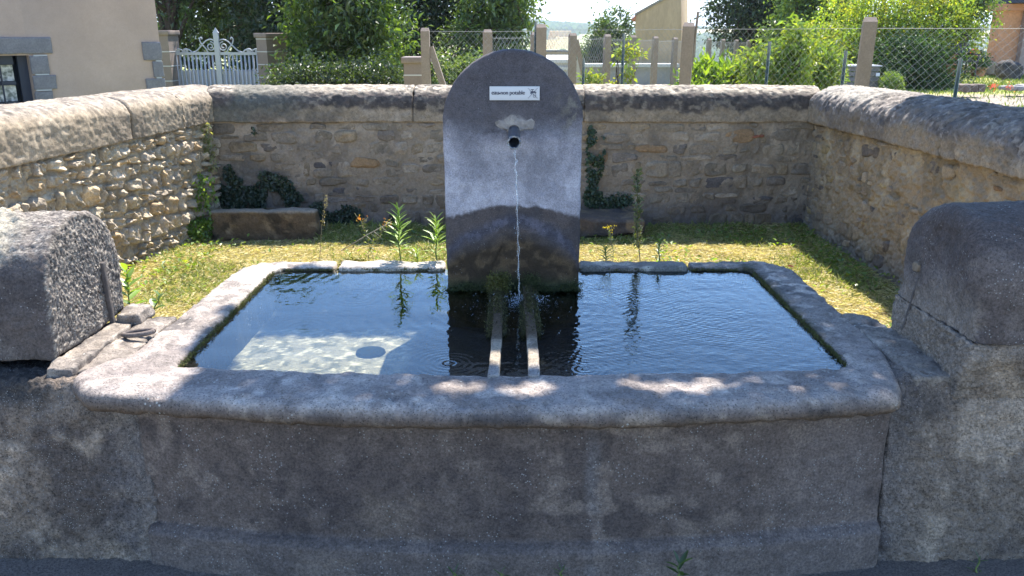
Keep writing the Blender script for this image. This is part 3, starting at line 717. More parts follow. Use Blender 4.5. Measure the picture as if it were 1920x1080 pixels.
def courses(L, z0, zt, hr, wr, seed):
    """wavy courses; yields 4 corners per stone"""
    r = random.Random(seed); lines = [z0]; z = z0
    zmax = max(zt(s) for s in np.linspace(0, L, 20))
    while z < zmax: z += r.uniform(*hr); lines.append(z)
    def zl(k, s): return lines[k]+.012*math.sin(s*3.1+k*1.7)+.009*math.sin(s*7.3+k*2.9)+(0 if k else 0)
    out = []
    for k in range(len(lines)-1):
        s = -r.uniform(0, wr[0])
        while s < L:
            w = r.uniform(*wr)*(1 if r.random() > .25 else .6); e = s+w
            j = lambda: r.uniform(-.008, .008)
            q = [[max(0, s+j()*1.5), zl(k, s)+j()], [min(L, e+j()*1.5), zl(k, e)+j()], [min(L, e+j()*1.5), zl(k+1, e)+j()], [max(0, s+j()*1.5), zl(k+1, s)+j()]]
            q[2][1] = min(q[2][1], zt(e)); q[3][1] = min(q[3][1], zt(s))
            if min(q[2][1]-q[1][1], q[3][1]-q[0][1]) > .022 and q[1][0]-q[0][0] > .02:
                if r.random() < .18 and lines[k+1]-lines[k] > .07:
                    m1 = [(q[0][0]+q[3][0])/2, (q[0][1]+q[3][1])/2+r.uniform(-.01, .01)]; m2 = [(q[1][0]+q[2][0])/2, (q[1][1]+q[2][1])/2+r.uniform(-.01, .01)]
                    out += [[q[0], q[1], m2, m1], [m1, m2, q[2], q[3]]]
                else: out.append(q)
            s = e
    return out
def gapq(q, g):
    q = np.array(q); c = q.mean(0); e = q.copy()
    w = np.array([q[:, 0].max()-q[:, 0].min(), q[:, 1].max()-q[:, 1].min()])
    return c+(q-c)*np.clip(1-2*g/w, .3, 1)
class Wall: pass
def wall(A, B, inward, zc, crest, depth, label, seed):
    w = Wall(); A = np.array(A, float); B = np.array(B, float); w.L = np.linalg.norm(B-A); t = (B-A)/w.L; n = np.array(inward, float); n /= np.linalg.norm(n)
    w.fn = lambda s, z, d: np.stack([A[0]+t[0]*s+n[0]*d, A[1]+t[1]*s+n[1]*d, z+0*s], 1)
    w.zc, w.crest, w.depth, w.seed, w.A, w.t, w.n = zc, crest, depth, seed, A, t, n
    w.hand = (t[0]*n[1]-t[1]*n[0]) > 0
    mid = (A+B)/2; w.root = empty('stone_wall', (mid[0], mid[1], .5), label, 'wall'); return w
def core(w, colf, amp, ns, nz=90):
    s, z = np.meshgrid(np.linspace(0, w.L, ns), np.linspace(.42, 1.20, nz), indexing='ij'); s = s.ravel(); z = z.ravel()
    q = np.stack([s, z, 0*s+w.seed], 1)
    d = amp*fbm(q, 16, 4, w.seed)+amp*.8*fbm(q, 60, 3, w.seed+1)
    V1 = w.fn(s, z, d); F1 = gridF(ns, nz)
    V2 = w.fn(s, z, 0*s-.26)
    F = np.concatenate([F1 if not w.hand else F1[:, ::-1], (F1[:, ::-1] if not w.hand else F1)+len(V1)])
    part('mortar', np.concatenate([V1, V2]), F, M['mortar'], w.root, np.concatenate([colf(V1, s, z), colf(V2, s, z)]))
def coping(w, s0, s1, prof, seed, colf, wob=(.02, .02), layers=(), grooves=0, nt=None):
    P = smoothp(resample(prof, 220, True), 2)
    def fn(a, b, t):
        f = (t-s0)/(s1-s0); t2 = t+.018*fbm(np.stack([a*3, b*3, 0*a+seed], 1), 3, 3, seed)*np.where(f > .5, wob[1], wob[0])/.02
        dz = (w.zc(t2)-1.12)*ss(1.24, 1.12, b)
        return w.fn(t2, b+dz, a)
    V, F = solid(P if w.hand else P[::-1], fn, s0, s1, nt or int((s1-s0)/.0075), 12, .012)
    V = rough(V, F, (.006, 2.5, 3, seed), (.0025, 12, 4, seed+1), *layers)
    if grooves:
        N = vnorm(V, F); rel = V[:, :2]-w.A; s = rel@w.t; d = rel@w.n
        q = np.stack([s*1.0+V[:, 2]*.5, V[:, 2]*.25+d*.3, s*0], 1)
        g = fbm(np.stack([s*55+d*22, V[:, 2]*14+d*9, 0*s], 1), 1, 3, seed+6)
        V = V+N*(grooves*g*ss(1.14, 1.2, V[:, 2]))[:, None]
    part('coping_stone', V, F, M['cope'], w.root, colf(V))
def cprof(front=.035, back=-.30, zb=1.12, zs=1.20, zt=1.312, lip=0):
    P = [(front, zb), (front, zs)]; c = (front+back)/2; hw_ = (front-back)/2
    for a in np.linspace(0, math.pi, 30): P.append((c+hw_*math.cos(a), zs+(zt-zs)*math.sin(a)**.8))
    P += [(back, zb)]; return P
def add_stones(w, cells, g, dfn, amp, n, pal, seed, keep=1., pw=4., limit=300, tint=None, fat=0):
    r = random.Random(seed); pcs = []
    for i, q in enumerate(cells):
        if r.random() > keep: continue
        q = gapq(q, g+r.uniform(0, .004)); d = dfn(r)
        V, F = stone_patch(q, w.fn, d, amp, n, seed+i, pw, (r.uniform(-.3, .3), r.uniform(-.3, .3)))
        if w.hand: F = F[:, ::-1]
        c0 = np.array(pal[int(r.random()**1.15*len(pal))])*r.uniform(.85, 1.15)
        if tint is not None: c0 = tint(q, c0, r)
        c = c0*(1+.22*fbm(V, 18, 3, seed+i))[:, None]
        pcs.append((V, F, c, abs(np.cross(q[2]-q[0], q[3]-q[1]))))
    pcs.sort(key=lambda p: -p[3])
    for V, F, c, _ in pcs[:limit]: part('fieldstone', V, F, M['field'], w.root, c)
    if pcs[limit:]:
        m = MB(); cs = []
        for V, F, c, _ in pcs[limit:]: m.add(V, F); cs.append(c)
        m.part('small_fieldstones', M['field'], w.root, np.concatenate(cs), True, kind='stuff')
    return len(pcs)

# left wall, raked by the sun
wa = wall((-1.68, 4.83), (-2.262, 2.03), (1, -.207), lambda s: 1.12-.035*s/2, 1.31, .3, 'long fieldstone wall on the left in raking sun, pale round coping', 300)
core(wa, lambda V, s, z: blot(V, (.36, .31, .225), (.25, .215, .155), (.43, .38, .28), 9, 5, k=.7), .011, 560, 170)
lim = lambda V: mixc(blot(V, (.29, .245, .18), (.20, .17, .13), (.36, .31, .235), 6, 8, k=.5), blot(V, (.24, .215, .18), (.15, .135, .12), (.32, .29, .25), 30, 18, k=.8), ss(1.245, 1.30, V[:, 2]))
LP_ = cprof(.03, -.32, zs=1.215)
coping(wa, -.12, .745, LP_, 31, lim, (0, .03), ((.003, 55, 3, 5),), .002)
coping(wa, .752, 2.85, LP_, 31, lim, (.03, 0), ((.003, 55, 3, 5),), .002)
cells = courses(2.0, .47, lambda s: wa.zc(s)-.004, (.038, .088), (.035, .125), 5)
nl_ = add_stones(wa, cells, .002, lambda r: r.uniform(.008, .026), .026, 17, [(.42, .365, .27), (.37, .325, .24), (.46, .40, .31), (.34, .30, .235), (.42, .33, .21), (.38, .34, .265)], 1000, pw=6.)
# back wall, in shade
wb = wall((-1.70, 4.83), (1.71, 4.83), (0, -1), lambda s: 1.12+0*s, 1.31, .3, 'low back wall of the grass plot, flush-pointed fieldstone in shade', 400)
def cb_(V, s, z):
    c = blot(V, (.27, .225, .172), (.20, .168, .132), (.33, .28, .22), 6, 6, k=.7)
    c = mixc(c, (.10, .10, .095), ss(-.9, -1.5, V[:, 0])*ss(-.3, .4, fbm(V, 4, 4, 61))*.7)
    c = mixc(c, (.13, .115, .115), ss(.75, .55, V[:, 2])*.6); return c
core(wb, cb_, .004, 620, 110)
def cob(V):
    c = blot(V, (.26, .215, .16), (.17, .145, .115), (.31, .26, .20), 6, 9, k=.8)
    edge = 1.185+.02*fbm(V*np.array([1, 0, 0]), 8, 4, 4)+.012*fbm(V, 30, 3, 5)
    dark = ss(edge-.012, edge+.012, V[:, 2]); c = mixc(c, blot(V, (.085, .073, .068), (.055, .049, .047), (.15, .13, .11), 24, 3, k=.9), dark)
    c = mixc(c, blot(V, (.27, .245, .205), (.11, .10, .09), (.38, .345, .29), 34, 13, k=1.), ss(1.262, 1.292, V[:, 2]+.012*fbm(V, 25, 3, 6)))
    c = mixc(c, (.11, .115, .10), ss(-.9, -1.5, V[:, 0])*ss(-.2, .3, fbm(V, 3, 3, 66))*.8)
    return c
BP_ = cprof(.022, -.28)
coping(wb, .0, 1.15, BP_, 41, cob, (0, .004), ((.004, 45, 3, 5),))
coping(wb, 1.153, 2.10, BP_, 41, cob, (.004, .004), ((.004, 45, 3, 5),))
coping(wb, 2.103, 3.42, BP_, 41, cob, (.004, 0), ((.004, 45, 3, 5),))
pal_b = [(.275, .23, .175), (.24, .205, .158), (.30, .255, .20), (.215, .185, .15), (.195, .168, .142), (.28, .225, .155), (.25, .215, .17)]
def tb(q, c0, r):
    x = -1.70+q[:, 0].mean(); z = q[:, 1].mean(); u = r.random()
    if u < .030: c0 = np.array((.28, .19, .11))
    elif u < .10: c0 = np.array((.28, .24, .185))
    elif u < .125: c0 = np.array((.14, .13, .13))
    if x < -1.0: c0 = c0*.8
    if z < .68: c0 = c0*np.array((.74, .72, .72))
    return c0
cells = courses(wb.L, .47, lambda s: 1.115, (.038, .085), (.06, .20), 8)
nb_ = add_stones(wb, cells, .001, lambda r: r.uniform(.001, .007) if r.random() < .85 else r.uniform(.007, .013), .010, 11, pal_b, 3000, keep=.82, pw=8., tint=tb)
V, F = stone_patch([(.76, .865), (.97, .862), (.95, .915), (.80, .93)], wb.fn, .014, .006, 13, 77); part('fieldstone', V, F if not wb.hand else F[:, ::-1], M['field'], wb.root, np.tile((.30, .20, .11), (len(V), 1)), label='large orange-brown stone in the back wall')
V, F = stone_patch([(3.04, 1.028), (3.115, 1.030), (3.115, 1.050), (3.04, 1.047)], wb.fn, .014, .003, 9, 78); part('fieldstone', V, F if not wb.hand else F[:, ::-1], M['field'], wb.root, np.tile((.26, .10, .065), (len(V), 1)), label='thin red brick fragment in the back wall')
# right wall: mostly smeared mortar, single stones showing
wc_ = wall((1.69, 4.83), (1.83, 2.03), (-1, -.05), lambda s: 1.12+0*s, 1.31, .3, 'right wall of the grass plot, smeared mortar with scattered stones', 500)
def cr_(V, s, z):
    c = blot(V, (.30, .24, .16), (.22, .18, .12), (.36, .30, .205), 7, 66, k=.8)
    c = mixc(c, (.33, .26, .14), ss(.45, .8, fbm(V, 3, 3, 67))*.6); c = mixc(c, (.22, .14, .075), ss(.5, .8, fbm(V, 5, 4, 68))*.7)
    c = mixc(c, (.16, .15, .14), ss(.70, .55, z)*.5); c = mixc(c, (.17, .155, .135), ss(.25, .0, s)*.6); return c
core(wc_, cr_, .011, 600, 170)
def cor_(V):
    c = blot(V, (.26, .215, .155), (.18, .15, .115), (.31, .265, .20), 6, 69, k=.7)
    e = 1.20+.035*fbm(V*np.array([0, 1, 0]), 4, 4, 14)+.02*fbm(V, 14, 3, 15)
    c = mixc(c, blot(V, (.175, .16, .15), (.11, .10, .095), (.25, .23, .21), 26, 70, k=.9), ss(e-.03, e+.03, V[:, 2]))
    pale = ss(4.05, 4.3, V[:, 1])*ss(1.255, 1.29, V[:, 2]); c = mixc(c, (.33, .32, .29), pale*.7)
    gully = ss(.07, .0, np.abs(V[:, 1]-3.62+.1*(V[:, 2]-1.2)+.02*fbm(V, 7, 3, 3)))*ss(-.5, .1, fbm(V, 7, 3, 16)); c = mixc(c, (.26, .255, .25), gully*.7)
    return c
CP_ = cprof(.045, -.36, zt=1.318)
coping(wc_, -.02, 1.385, CP_, 51, cor_, (0, .05), ((.004, 40, 3, 5), (.003, 90, 2, 8)), .008)
coping(wc_, 1.392, 2.80, CP_, 51, cor_, (.05, 0), ((.004, 40, 3, 5), (.003, 90, 2, 8)), .008)
cells = courses(2.1, .47, lambda s: 1.115, (.045, .08), (.06, .13), 12)
def tr_(q, c0, r):
    u = r.random()
    if u < .2: c0 = np.array((.15, .125, .10))
    elif u < .24: c0 = np.array((.24, .15, .08))
    return c0
nr_ = add_stones(wc_, cells, .008, lambda r: r.uniform(.004, .010), .007, 11, [(.31, .25, .17), (.28, .23, .155), (.34, .28, .20), (.27, .22, .16), (.35, .27, .14)], 6000, keep=.5, pw=6., tint=tr_)
print('stones', nl_, nb_, nr_)

# ------------------------------------------------------------------ benches
V, F = rblock(-1.645, -1.070, 4.56, 4.645, .50, .668, .012, .014); V = rough(V, F, (.008, 5, 3, 3), (.004, 25, 4, 4), (.002, 70, 2, 5))
c = blot(V, (.13, .10, .065), (.06, .05, .036), (.21, .165, .105), 14, 5, k=.9); c = mixc(c, (.28, .25, .195), ss(.652, .666, V[:, 2]))
part('stone_bench', V, F, M['field'], None, c, label='rectangular stone bench block at the foot of the back wall, left side', cat='bench')
V, F = rblock(.32, .735, 4.55, 4.80, .50, .638, .012, .03); V[:, 2] -= .03*ss(.3, .75, V[:, 0])*ss(.5, .6, V[:, 2])*.5
V[:, 2] += ss(.62, .50, V[:, 2])*.03*ss(.3, .7, V[:, 0]); V = rough(V, F, (.012, 5, 3, 13), (.005, 20, 4, 14))
part('stone_bench', V, F, M['field'], None, blot(V, (.12, .10, .085), (.075, .07, .07), (.19, .15, .105), 8, 15, k=.8), label='rounded brown stone bench in the shade right of the headstone', cat='bench')

# ------------------------------------------------------------------ foliage tools
def leafV(c, size, aspect, axis, nrm, fold=.18):
    n = len(c); a = axis/np.linalg.norm(axis, axis=1, keepdims=True); b = np.cross(a, nrm); b /= np.linalg.norm(b, axis=1, keepdims=True)+1e-9; k = np.cross(b, a)
    s = np.broadcast_to(size, (n,))[:, None]; w = s*aspect*.5
    V = np.stack([c, c+a*s*.45+b*w+k*s*fold, c+a*s, c+a*s*.45-b*w+k*s*fold], 1).reshape(-1, 3)
    i = np.arange(n)*4; F = np.concatenate([np.stack([i, i+1, i+2], 1), np.stack([i, i+2, i+3], 1)]); return V, F
def palc(pal, n, jit=.25, r=rng):
    pal = np.array(pal); k = r.integers(0, len(pal), n); return pal[k]*(1+jit*(r.random(n)[:, None]*2-1))
def crown(ells, ncl, nl, size, pal, aspect=.55, clr=.35, droop=.3, shell=.45, r=rng, seed=0, cull=None):
    """leaf clumps through a set of ellipsoids"""
    ells = np.array(ells, float); vol = ells[:, 3]*ells[:, 4]*ells[:, 5]; k = r.choice(len(ells), ncl, p=vol/vol.sum())
    d = r.normal(size=(ncl, 3)); d /= np.linalg.norm(d, axis=1, keepdims=True); rad = (r.random(ncl)**shell)
    cc = ells[k, :3]+d*rad[:, None]*ells[k, 3:6]*(1+.18*fbm(d*2+seed+k[:, None], 1, 3, seed)[:, None])
    n = ncl*nl; cr_ = clr*(.5+r.random(ncl)); e = r.normal(size=(n, 3))*.5; P = np.repeat(cc, nl, 0)+e*np.repeat(cr_, nl)[:, None]
    ax = e*.6+r.normal(size=(n, 3))*.5+np.array([0, 0, -droop]); nr = r.normal(size=(n, 3))*.55+np.array([0, 0, .9])
    base = palc(pal, ncl, .15, r)
    col = np.repeat(base, nl, 0)*(1+.3*(r.random((n, 1))*2-1)); sz = size*(.45+.95*r.random(n)**1.3)
    if cull is not None: m = cull(P); P, ax, nr, col, sz = P[m], ax[m], nr[m], col[m], sz[m]
    V, F = leafV(P, sz, aspect, ax, nr); return V, F, np.repeat(col, 4, 0), cc
def branchtree(m, base, top, r0, limbs, seed):
    rr = random.Random(seed); base = np.array(base, float); top = np.array(top, float)
    n = 9; P = [base+(top-base)*t+np.array([math.sin(t*5+seed)*.08, math.cos(t*4+seed)*.06, 0])*t for t in np.linspace(0, 1, n)]
    m.tube(P, r0*np.linspace(1.15, .35, n), 10)
    for tgt in limbs:
        k = rr.randint(n//3, n-2); a = P[k]; b = np.array(tgt); mid = (a+b)/2+np.array([rr.uniform(-.2, .2), rr.uniform(-.2, .2), .15*np.linalg.norm(b-a)])
        t = np.linspace(0, 1, 7)[:, None]; Q = (1-t)**2*a+2*t*(1-t)*mid+t*t*b
        m.tube(Q, r0*np.linspace(.5, .08, 7), 6)
def tree(name, label, cat, base, top, r0, ells, ncl, nl, size, pal, mat='leaf', group=None, seed=0, nlimb=9, **kw):
    b = np.array(base, float); t = empty(name, base, label, cat, group)
    V, F, c, cc = crown(ells, ncl, nl, size, pal, seed=seed, **kw)
    part('crown', V, F, M[mat], t, c, smooth=False)
    m = MB(); idx = np.random.default_rng(seed).choice(len(cc), min(nlimb, len(cc)), replace=False)
    branchtree(m, base, top, r0, [cc[i] for i in idx], seed); m.part('trunk', M['bark'], t, smooth=True); return t

# ------------------------------------------------------------------ grass and creeping weeds on the plot
def inplot(x, y):
    lx = -1.68-.207*(4.83-y)+.02; rx = 1.69+.05*(4.83-y)-.02
    a = (x > lx) & (x < rx) & (y < 4.81) & (y > 2.9)
    b = (x > -1.24) & (x < 1.235) & (y < 3.775); return a & ~b & ~((x < -1.06) & (x > -1.66) & (y > 4.5))
nG = 190000
x = rng.uniform(-2.1, 1.85, nG); y = rng.uniform(2.9, 4.82, nG); m_ = inplot(x, y); x, y = x[m_], y[m_]
P_ = np.stack([x, y, 0*x], 1); gn = fbm(P_, 2.6, 4, 91); lush = ss(-.05, .5, gn+ss(4.35, 4.6, y)*.5+ss(1.25, 1.6, x)*.25-ss(-.8, -1.4, x)*.15)
n = len(x); green = rng.random(n) < .10+.38*lush
h = np.where(green, .010+.020*rng.random(n)*(1+lush), .012+.028*rng.random(n)); flat = np.where(green, .5, .1)
az = rng.random(n)*2*np.pi; ti = rng.random(n)
up = np.where(green, .25+.55*ti, .03+.2*ti**2)
ax = np.stack([np.cos(az)*np.sqrt(1-up**2), np.sin(az)*np.sqrt(1-up**2), up], 1)
zz = GZ-.015+.012*fbm(P_, 3, 4, 13)+.006*fbm(P_, 20, 3, 23)+.03*ss(4.6, 4.85, y)
nr = rng.normal(size=(n, 3)); c0 = np.stack([x, y, zz+np.where(green, 0, .012*rng.random(n))], 1)
col = np.where(green[:, None], palc([(.19, .23, .05), (.25, .29, .07), (.31, .33, .08), (.14, .18, .04)], n), palc([(.58, .50, .23), (.49, .42, .18), (.66, .58, .31), (.42, .36, .15)], n))
kt = 5000; q_ = rng.choice(n, kt, p=(lush+.02)/(lush+.02).sum())     # taller tufts
h[q_] = .018+.028*rng.random(kt); ax[q_, 2] = .6+.8*rng.random(kt); green[q_] = rng.random(kt) < .75
col[q_] = np.where(green[q_][:, None], palc([(.17, .23, .05), (.24, .30, .07), (.30, .34, .09)], kt), palc([(.50, .44, .22), (.40, .34, .17)], kt))
V, F = leafV(c0, h, .13, ax, nr, .02)
part('grass', V, F, M['grass'], None, np.repeat(col, 4, 0), smooth=False, kind='stuff', label='short dry yellow-green grass of the walled plot')
# small broad-leaved weeds
nW = 7000
x = rng.uniform(-2.0, 1.85, nW); y = rng.uniform(2.9, 4.82, nW); P_ = np.stack([x, y, 0*x], 1); dn = fbm(P_, 5, 3, 95)
dens = ss(.25, .6, dn)*.9+ss(-1.3, -1.7, x)*ss(3.9, 4.3, y)*1.2+ss(4.40, 4.5, y)*ss(-.9, -.6, x)*.35+.03+ss(1.4, 1.65, x)*ss(3.4, 3.9, y)*.6
m_ = inplot(x, y) & (rng.random(nW) < dens); x, y = x[m_], y[m_]; n = len(x)
c0 = np.stack([x, y, GZ-.005+.025*rng.random(n)], 1); az = rng.random(n)*6.28; ax = np.stack([np.cos(az), np.sin(az), .25+.5*rng.random(n)], 1)
V, F = leafV(c0, .014+.02*rng.random(n), .55, ax, rng.normal(size=(n, 3))*.3+np.array([0, 0, 1]))
part('clover', V, F, M['leaf'], None, np.repeat(palc([(.14, .24, .03), (.20, .30, .05), (.26, .32, .05)], n), 4, 0), smooth=False, kind='stuff', label='small bright leafy weeds spread through the grass')

# ------------------------------------------------------------------ ivy and creepers on the walls
def ivy(poly_fn, n, wfn, size, pal, thick=.03, r=rng):
    """poly_fn(s,z)->density"""
    out = []
    s, z = poly_fn(n); d = .008+thick*r.random(len(s))**2
    c = wfn(s, z, d); k = len(s); nr = wfn(s, z, d+1)-c+r.normal(size=(k, 3))*.45; ax = r.normal(size=(k, 3))*.5+np.array([0, 0, -.6])
    V, F = leafV(c, size*(.6+.8*r.random(k)), .9, ax, nr, .12); return V, F, np.repeat(palc(pal, k, .3), 4, 0)
def blobs(lst, n, noise=.35, seed=3):
    def f(_):
        S, Z = [], []
        for (s, z, rs, rz, wgt) in lst:
            k = int(n*wgt); a = rng.random(k)*6.283; q = np.sqrt(rng.random(k)); ss_ = s+rs*q*np.cos(a); z_ = z+rz*q*np.sin(a)
            S.append(ss_); Z.append(z_)
        S = np.concatenate(S); Z = np.concatenate(Z); f_ = fbm(np.stack([S, Z, 0*S], 1), 9, 3, seed); m = (f_ > -noise+.1) & (Z > .5)
        return S[m], Z[m]
    return f
dk = [(.035, .055, .030), (.045, .070, .035), (.028, .045, .025), (.055, .08, .04)]
def bs(px, py): q = PL(px, py, (0, 4.83, 0), (0, 1, 0)); return q[0]+1.70, q[2]
def bl(px, py, rx, ry, w): s, z = bs(px, py); k = 4.9/1600; return (s, z, rx*k, ry*k, w)
V, F, c = ivy(blobs([bl(480, 355, 75, 38, 1.), bl(430, 350, 40, 45, .5), bl(520, 370, 50, 20, .4), bl(470, 265, 18, 30, .25)], 2800, .3), 0, wb.fn, .015, dk)
part('ivy', V, F, M['leaf_dark'], None, c, smooth=False, label='dark ivy mat on the back wall above the left stone bench', cat='ivy')
V, F, c = ivy(blobs([bl(640, 410, 45, 28, .9), bl(710, 415, 40, 20, .5), bl(600, 395, 20, 20, .3)], 2400, .3, 9), 0, wb.fn, .014, dk)
part('ivy', V, F, M['leaf_dark'], None, c, smooth=False, label='low dark ivy at the foot of the back wall between bench and headstone', cat='ivy')
V, F, c = ivy(blobs([bl(1110, 300, 10, 60, .5), bl(1106, 270, 6, 35, .25), bl(1122, 310, 8, 45, .35), bl(1130, 280, 6, 25, .2), bl(1112, 365, 18, 22, .4), bl(1140, 378, 45, 10, .4), bl(1165, 372, 20, 12, .2)], 1200, .5, 4), 0, wb.fn, .014, [(.055, .09, .045), (.075, .115, .055), (.04, .065, .035)])
part('ivy', V, F, M['leaf_dark'], None, c, smooth=False, label='forked green ivy climbing the back wall just right of the headstone', cat='ivy')
V, F, c = ivy(blobs([(.10, 1.02, .035, .10, .5), (.09, .92, .03, .06, .3)], 300, .9, 5), 0, wa.fn, .018, [(.22, .24, .12), (.30, .30, .17)], .05)
part('ivy', V, F, M['leaf'], None, c, smooth=False, label='small pale ivy strand in the left corner of the enclosure under the coping', cat='ivy')
V, F, c = ivy(blobs([(.24, .72, .04, .13, .3), (.28, .58, .10, .05, .8), (.20, .80, .02, .10, .15)], 700, .9, 6), 0, wa.fn, .018, [(.12, .22, .03), (.17, .28, .05), (.24, .34, .07)], .10)
part('creeper', V, F, M['leaf'], None, c, smooth=False, label='bright green creeper at the foot of the left wall beside the stone bench', cat='creeper')

enlarge(b0_, KP)
# ------------------------------------------------------------------ single weeds with their own leaves
def leafmesh(L, w, col, curl=.25, n=5, name='leaf'):
    t = np.linspace(0, 1, n); hw_ = w/2*np.sin(np.pi*np.clip(t*.92+.06, 0, 1))**.8; z = -curl*L*t*t
    V = []
    for k in range(n): V += [(L*t[k], hw_[k], z[k]+hw_[k]*.35), (L*t[k], 0, z[k]), (L*t[k], -hw_[k], z[k]+hw_[k]*.35)]
    F = []
    for k in range(n-1): F += [[k*3, k*3+1, k*3+4, k*3+3], [k*3+1, k*3+2, k*3+5, k*3+4]]
    return mesh(name, np.array(V), np.array(F), np.array(col))
def put(name, me, mat, parent, loc, direction, roll=0, scale=1):
    o = bpy.data.objects.new(name, me); C.objects.link(o)
    if len(me.materials) == 0: me.materials.append(mat)
    o.parent = parent; q = Vector(direction).to_track_quat('X', 'Z'); o.rotation_mode = 'QUATERNION'; o.rotation_quaternion = q
    o.location = Vector(loc)-parent.location; o.scale = (scale,)*3; return o
def rosette(name, label, cat, x, y, z, H, nleaf, L, w, col, seed, group=None, lean=(0, 0), up0=.3, up1=1.1, base=.2, curl=.2, root=False):
    r = random.Random(seed); t = empty(name, (x, y, z), label, cat, group); lm = [leafmesh(L, w, np.array(col)*f, curl) for f in (.75, 1., 1.25)]
    m = MB(); S = [(x+lean[0]*k*k+.004*math.sin(k*9+seed), y+lean[1]*k*k, z+H*k) for k in np.linspace(0, 1, 9)]; S = ([(x, y+.01, 0)] if root else [])+S; m.tube(S, np.linspace(.004, .0015, len(S)), 6)
    m.part('stem', plain('green_stem_'+name, (.12, .15, .04), .7), t, smooth=True)
    for i in range(nleaf):
        f = base+(1-base)*(i+.5)/nleaf; a = i*2.4+r.uniform(-.3, .3); u = up0+(up1-up0)*f+r.uniform(-.15, .15)
        sx = x+lean[0]*f*f; syy = y+lean[1]*f*f; sc = (1.05-.45*abs(f-.55)*1.6)*r.uniform(.8, 1.15)
        put('leaf', lm[i % 3], M['leaf'], t, (sx, syy, z+H*f), (math.cos(a), math.sin(a), math.tan(u*.9) if u < 1.4 else 4), scale=sc)
    return t
fl = (.24, .36, .07)
q = W(750, 487, 3.768); rosette('fleabane', 'tall bright green fleabane weed between back rim and bench, left of headstone', 'weed', q[0], 3.768, .575, .265, 52, .072, .012, fl, 1)
q = W(819, 480, 3.768); rosette('fleabane', 'fleabane weed touching the left edge of the headstone', 'weed', q[0], 3.768, .575, .215, 44, .066, .011, fl, 2)
q = W(782, 485, 3.79); rosette('fleabane', 'shortest fleabane weed, between the two taller ones left of the headstone', 'weed', q[0], 3.79, .56, .085, 22, .05, .009, (.22, .30, .06), 3, root=True)
q = W(1135, 490, 3.80); rosette('fleabane', 'bushy low dark green weed just right of the headstone', 'weed', q[0], 3.80, .56, .09, 26, .05, .008, (.09, .15, .04), 4, root=True)
q = W(1232, 490, 3.86); rosette('fleabane', 'small forked weed behind the right back rim slab', 'weed', q[0], 3.82, .56, .12, 22, .042, .012, (.10, .17, .05), 5, root=True)
q = W(252, 590, 3.15); rosette('sow_thistle', 'broad-leaved green weed growing beside the left low wall', 'weed', q[0]-.01, 3.15, .48, .25, 24, .07, .028, (.17, .27, .04), 6, root=True, up0=.1, up1=1.2, base=.05)
q = W(285, 590, 3.0); rosette('bindweed', 'thin leaning weed with a few arrow leaves right of the broad-leaved weed', 'weed', q[0]-.03, 3.05, .52, .14, 5, .05, .032, (.12, .20, .05), 7, root=True, lean=(.05, 0), base=.5)
# tall spike and dry stalks
def stalk(name, label, px0, py0, px1, py1, Y, r0, kind, colr, seed):
    a = W(px0, py0, Y); b = W(px1, py1, Y); t = empty(name, tuple(a), label, 'weed'); r = random.Random(seed); m = MB()
    S = [a+(b-a)*k+np.array([.006*math.sin(k*6+seed), 0, 0]) for k in np.linspace(0, 1, 14)]; S = [np.array([a[0], a[1], 0 if Y < 3.95 else .52])]+S; m.tube(S, np.linspace(r0, r0*.4, 15), 5)
    if kind == 'branch':
        for i in range(7):
            k = r.uniform(.45, .95); p = a+(b-a)*k; e = p+np.array([r.uniform(-.035, .035), r.uniform(-.02, .02), r.uniform(.02, .05)]); m.tube([p, (p+e)/2+np.array([0, 0, -.005]), e], .0009, 4)
    m.part('stem', plain('stem_'+kind+str(seed), colr, .8), t, smooth=True); return t, a, b, r
def fuzz(t, a, b, r, n, size, pal, spread, k0=.1, mat='leaf', name='foliage'):
    k = rng.uniform(k0, 1, n); c = a+(b-a)*k[:, None]+rng.normal(size=(n, 3))*spread; ax = rng.normal(size=(n, 3))*.7+np.array([0, 0, .5])
    V, F = leafV(c, size*(.6+.8*rng.random(n)), .35, ax, rng.normal(size=(n, 3))); part(name, V, F, M[mat], t, np.repeat(palc(pal, n), 4, 0), smooth=False)
b0_ = begin()
T = stalk('grass_spike', 'tall thin dry spike right of the left stone bench', 596, 488, 613, 368, 4.0, .0016, 'dry', (.24, .20, .13), 1); fuzz(*T, 60, .010, [(.25, .22, .15)], .003, .55)
enlarge(b0_, KP)
T = stalk('mullein_stalk', 'tall seeding stalk standing before the right stone bench', 1198, 490, 1194, 320, 3.9, .0028, 'tall', (.14, .12, .07), 2); fuzz(*T, 420, .020, [(.07, .10, .05), (.16, .15, .09), (.10, .13, .06)], .008, .15)
for i, (p, lab) in enumerate((((700, 478, 676, 412), 'ragwort seedling with orange heads left of the tall fleabane'), ((692, 475, 724, 420), 'dry ragwort stem with orange heads nearest the tall fleabane'), ((1150, 490, 1142, 428), 'branched ragwort with yellow flower heads right of the headstone'))):
    b0_ = begin()
    T = stalk('ragwort', lab, *p, 3.9 if i == 2 else 4.0, .0016, 'branch', (.20, .20, .11), 10+i); a, b = T[1], T[2]
    n = 26; c = b+rng.normal(size=(n, 3))*np.array([.014, .01, .008]); V, F = leafV(c, .008*(.7+.6*rng.random(n)), .9, rng.normal(size=(n, 3))*.4+np.array([0, 0, 1]), rng.normal(size=(n, 3)))
    part('flower_head', V, F, M['leaf'], T[0], np.repeat(palc([(.50, .40, .03)] if i == 2 else [(.42, .15, .04), (.30, .20, .06)], n), 4, 0), smooth=False); fuzz(*T, 26, .016, [(.14, .18, .06)], .006)
    if i < 2: enlarge(b0_, KP)
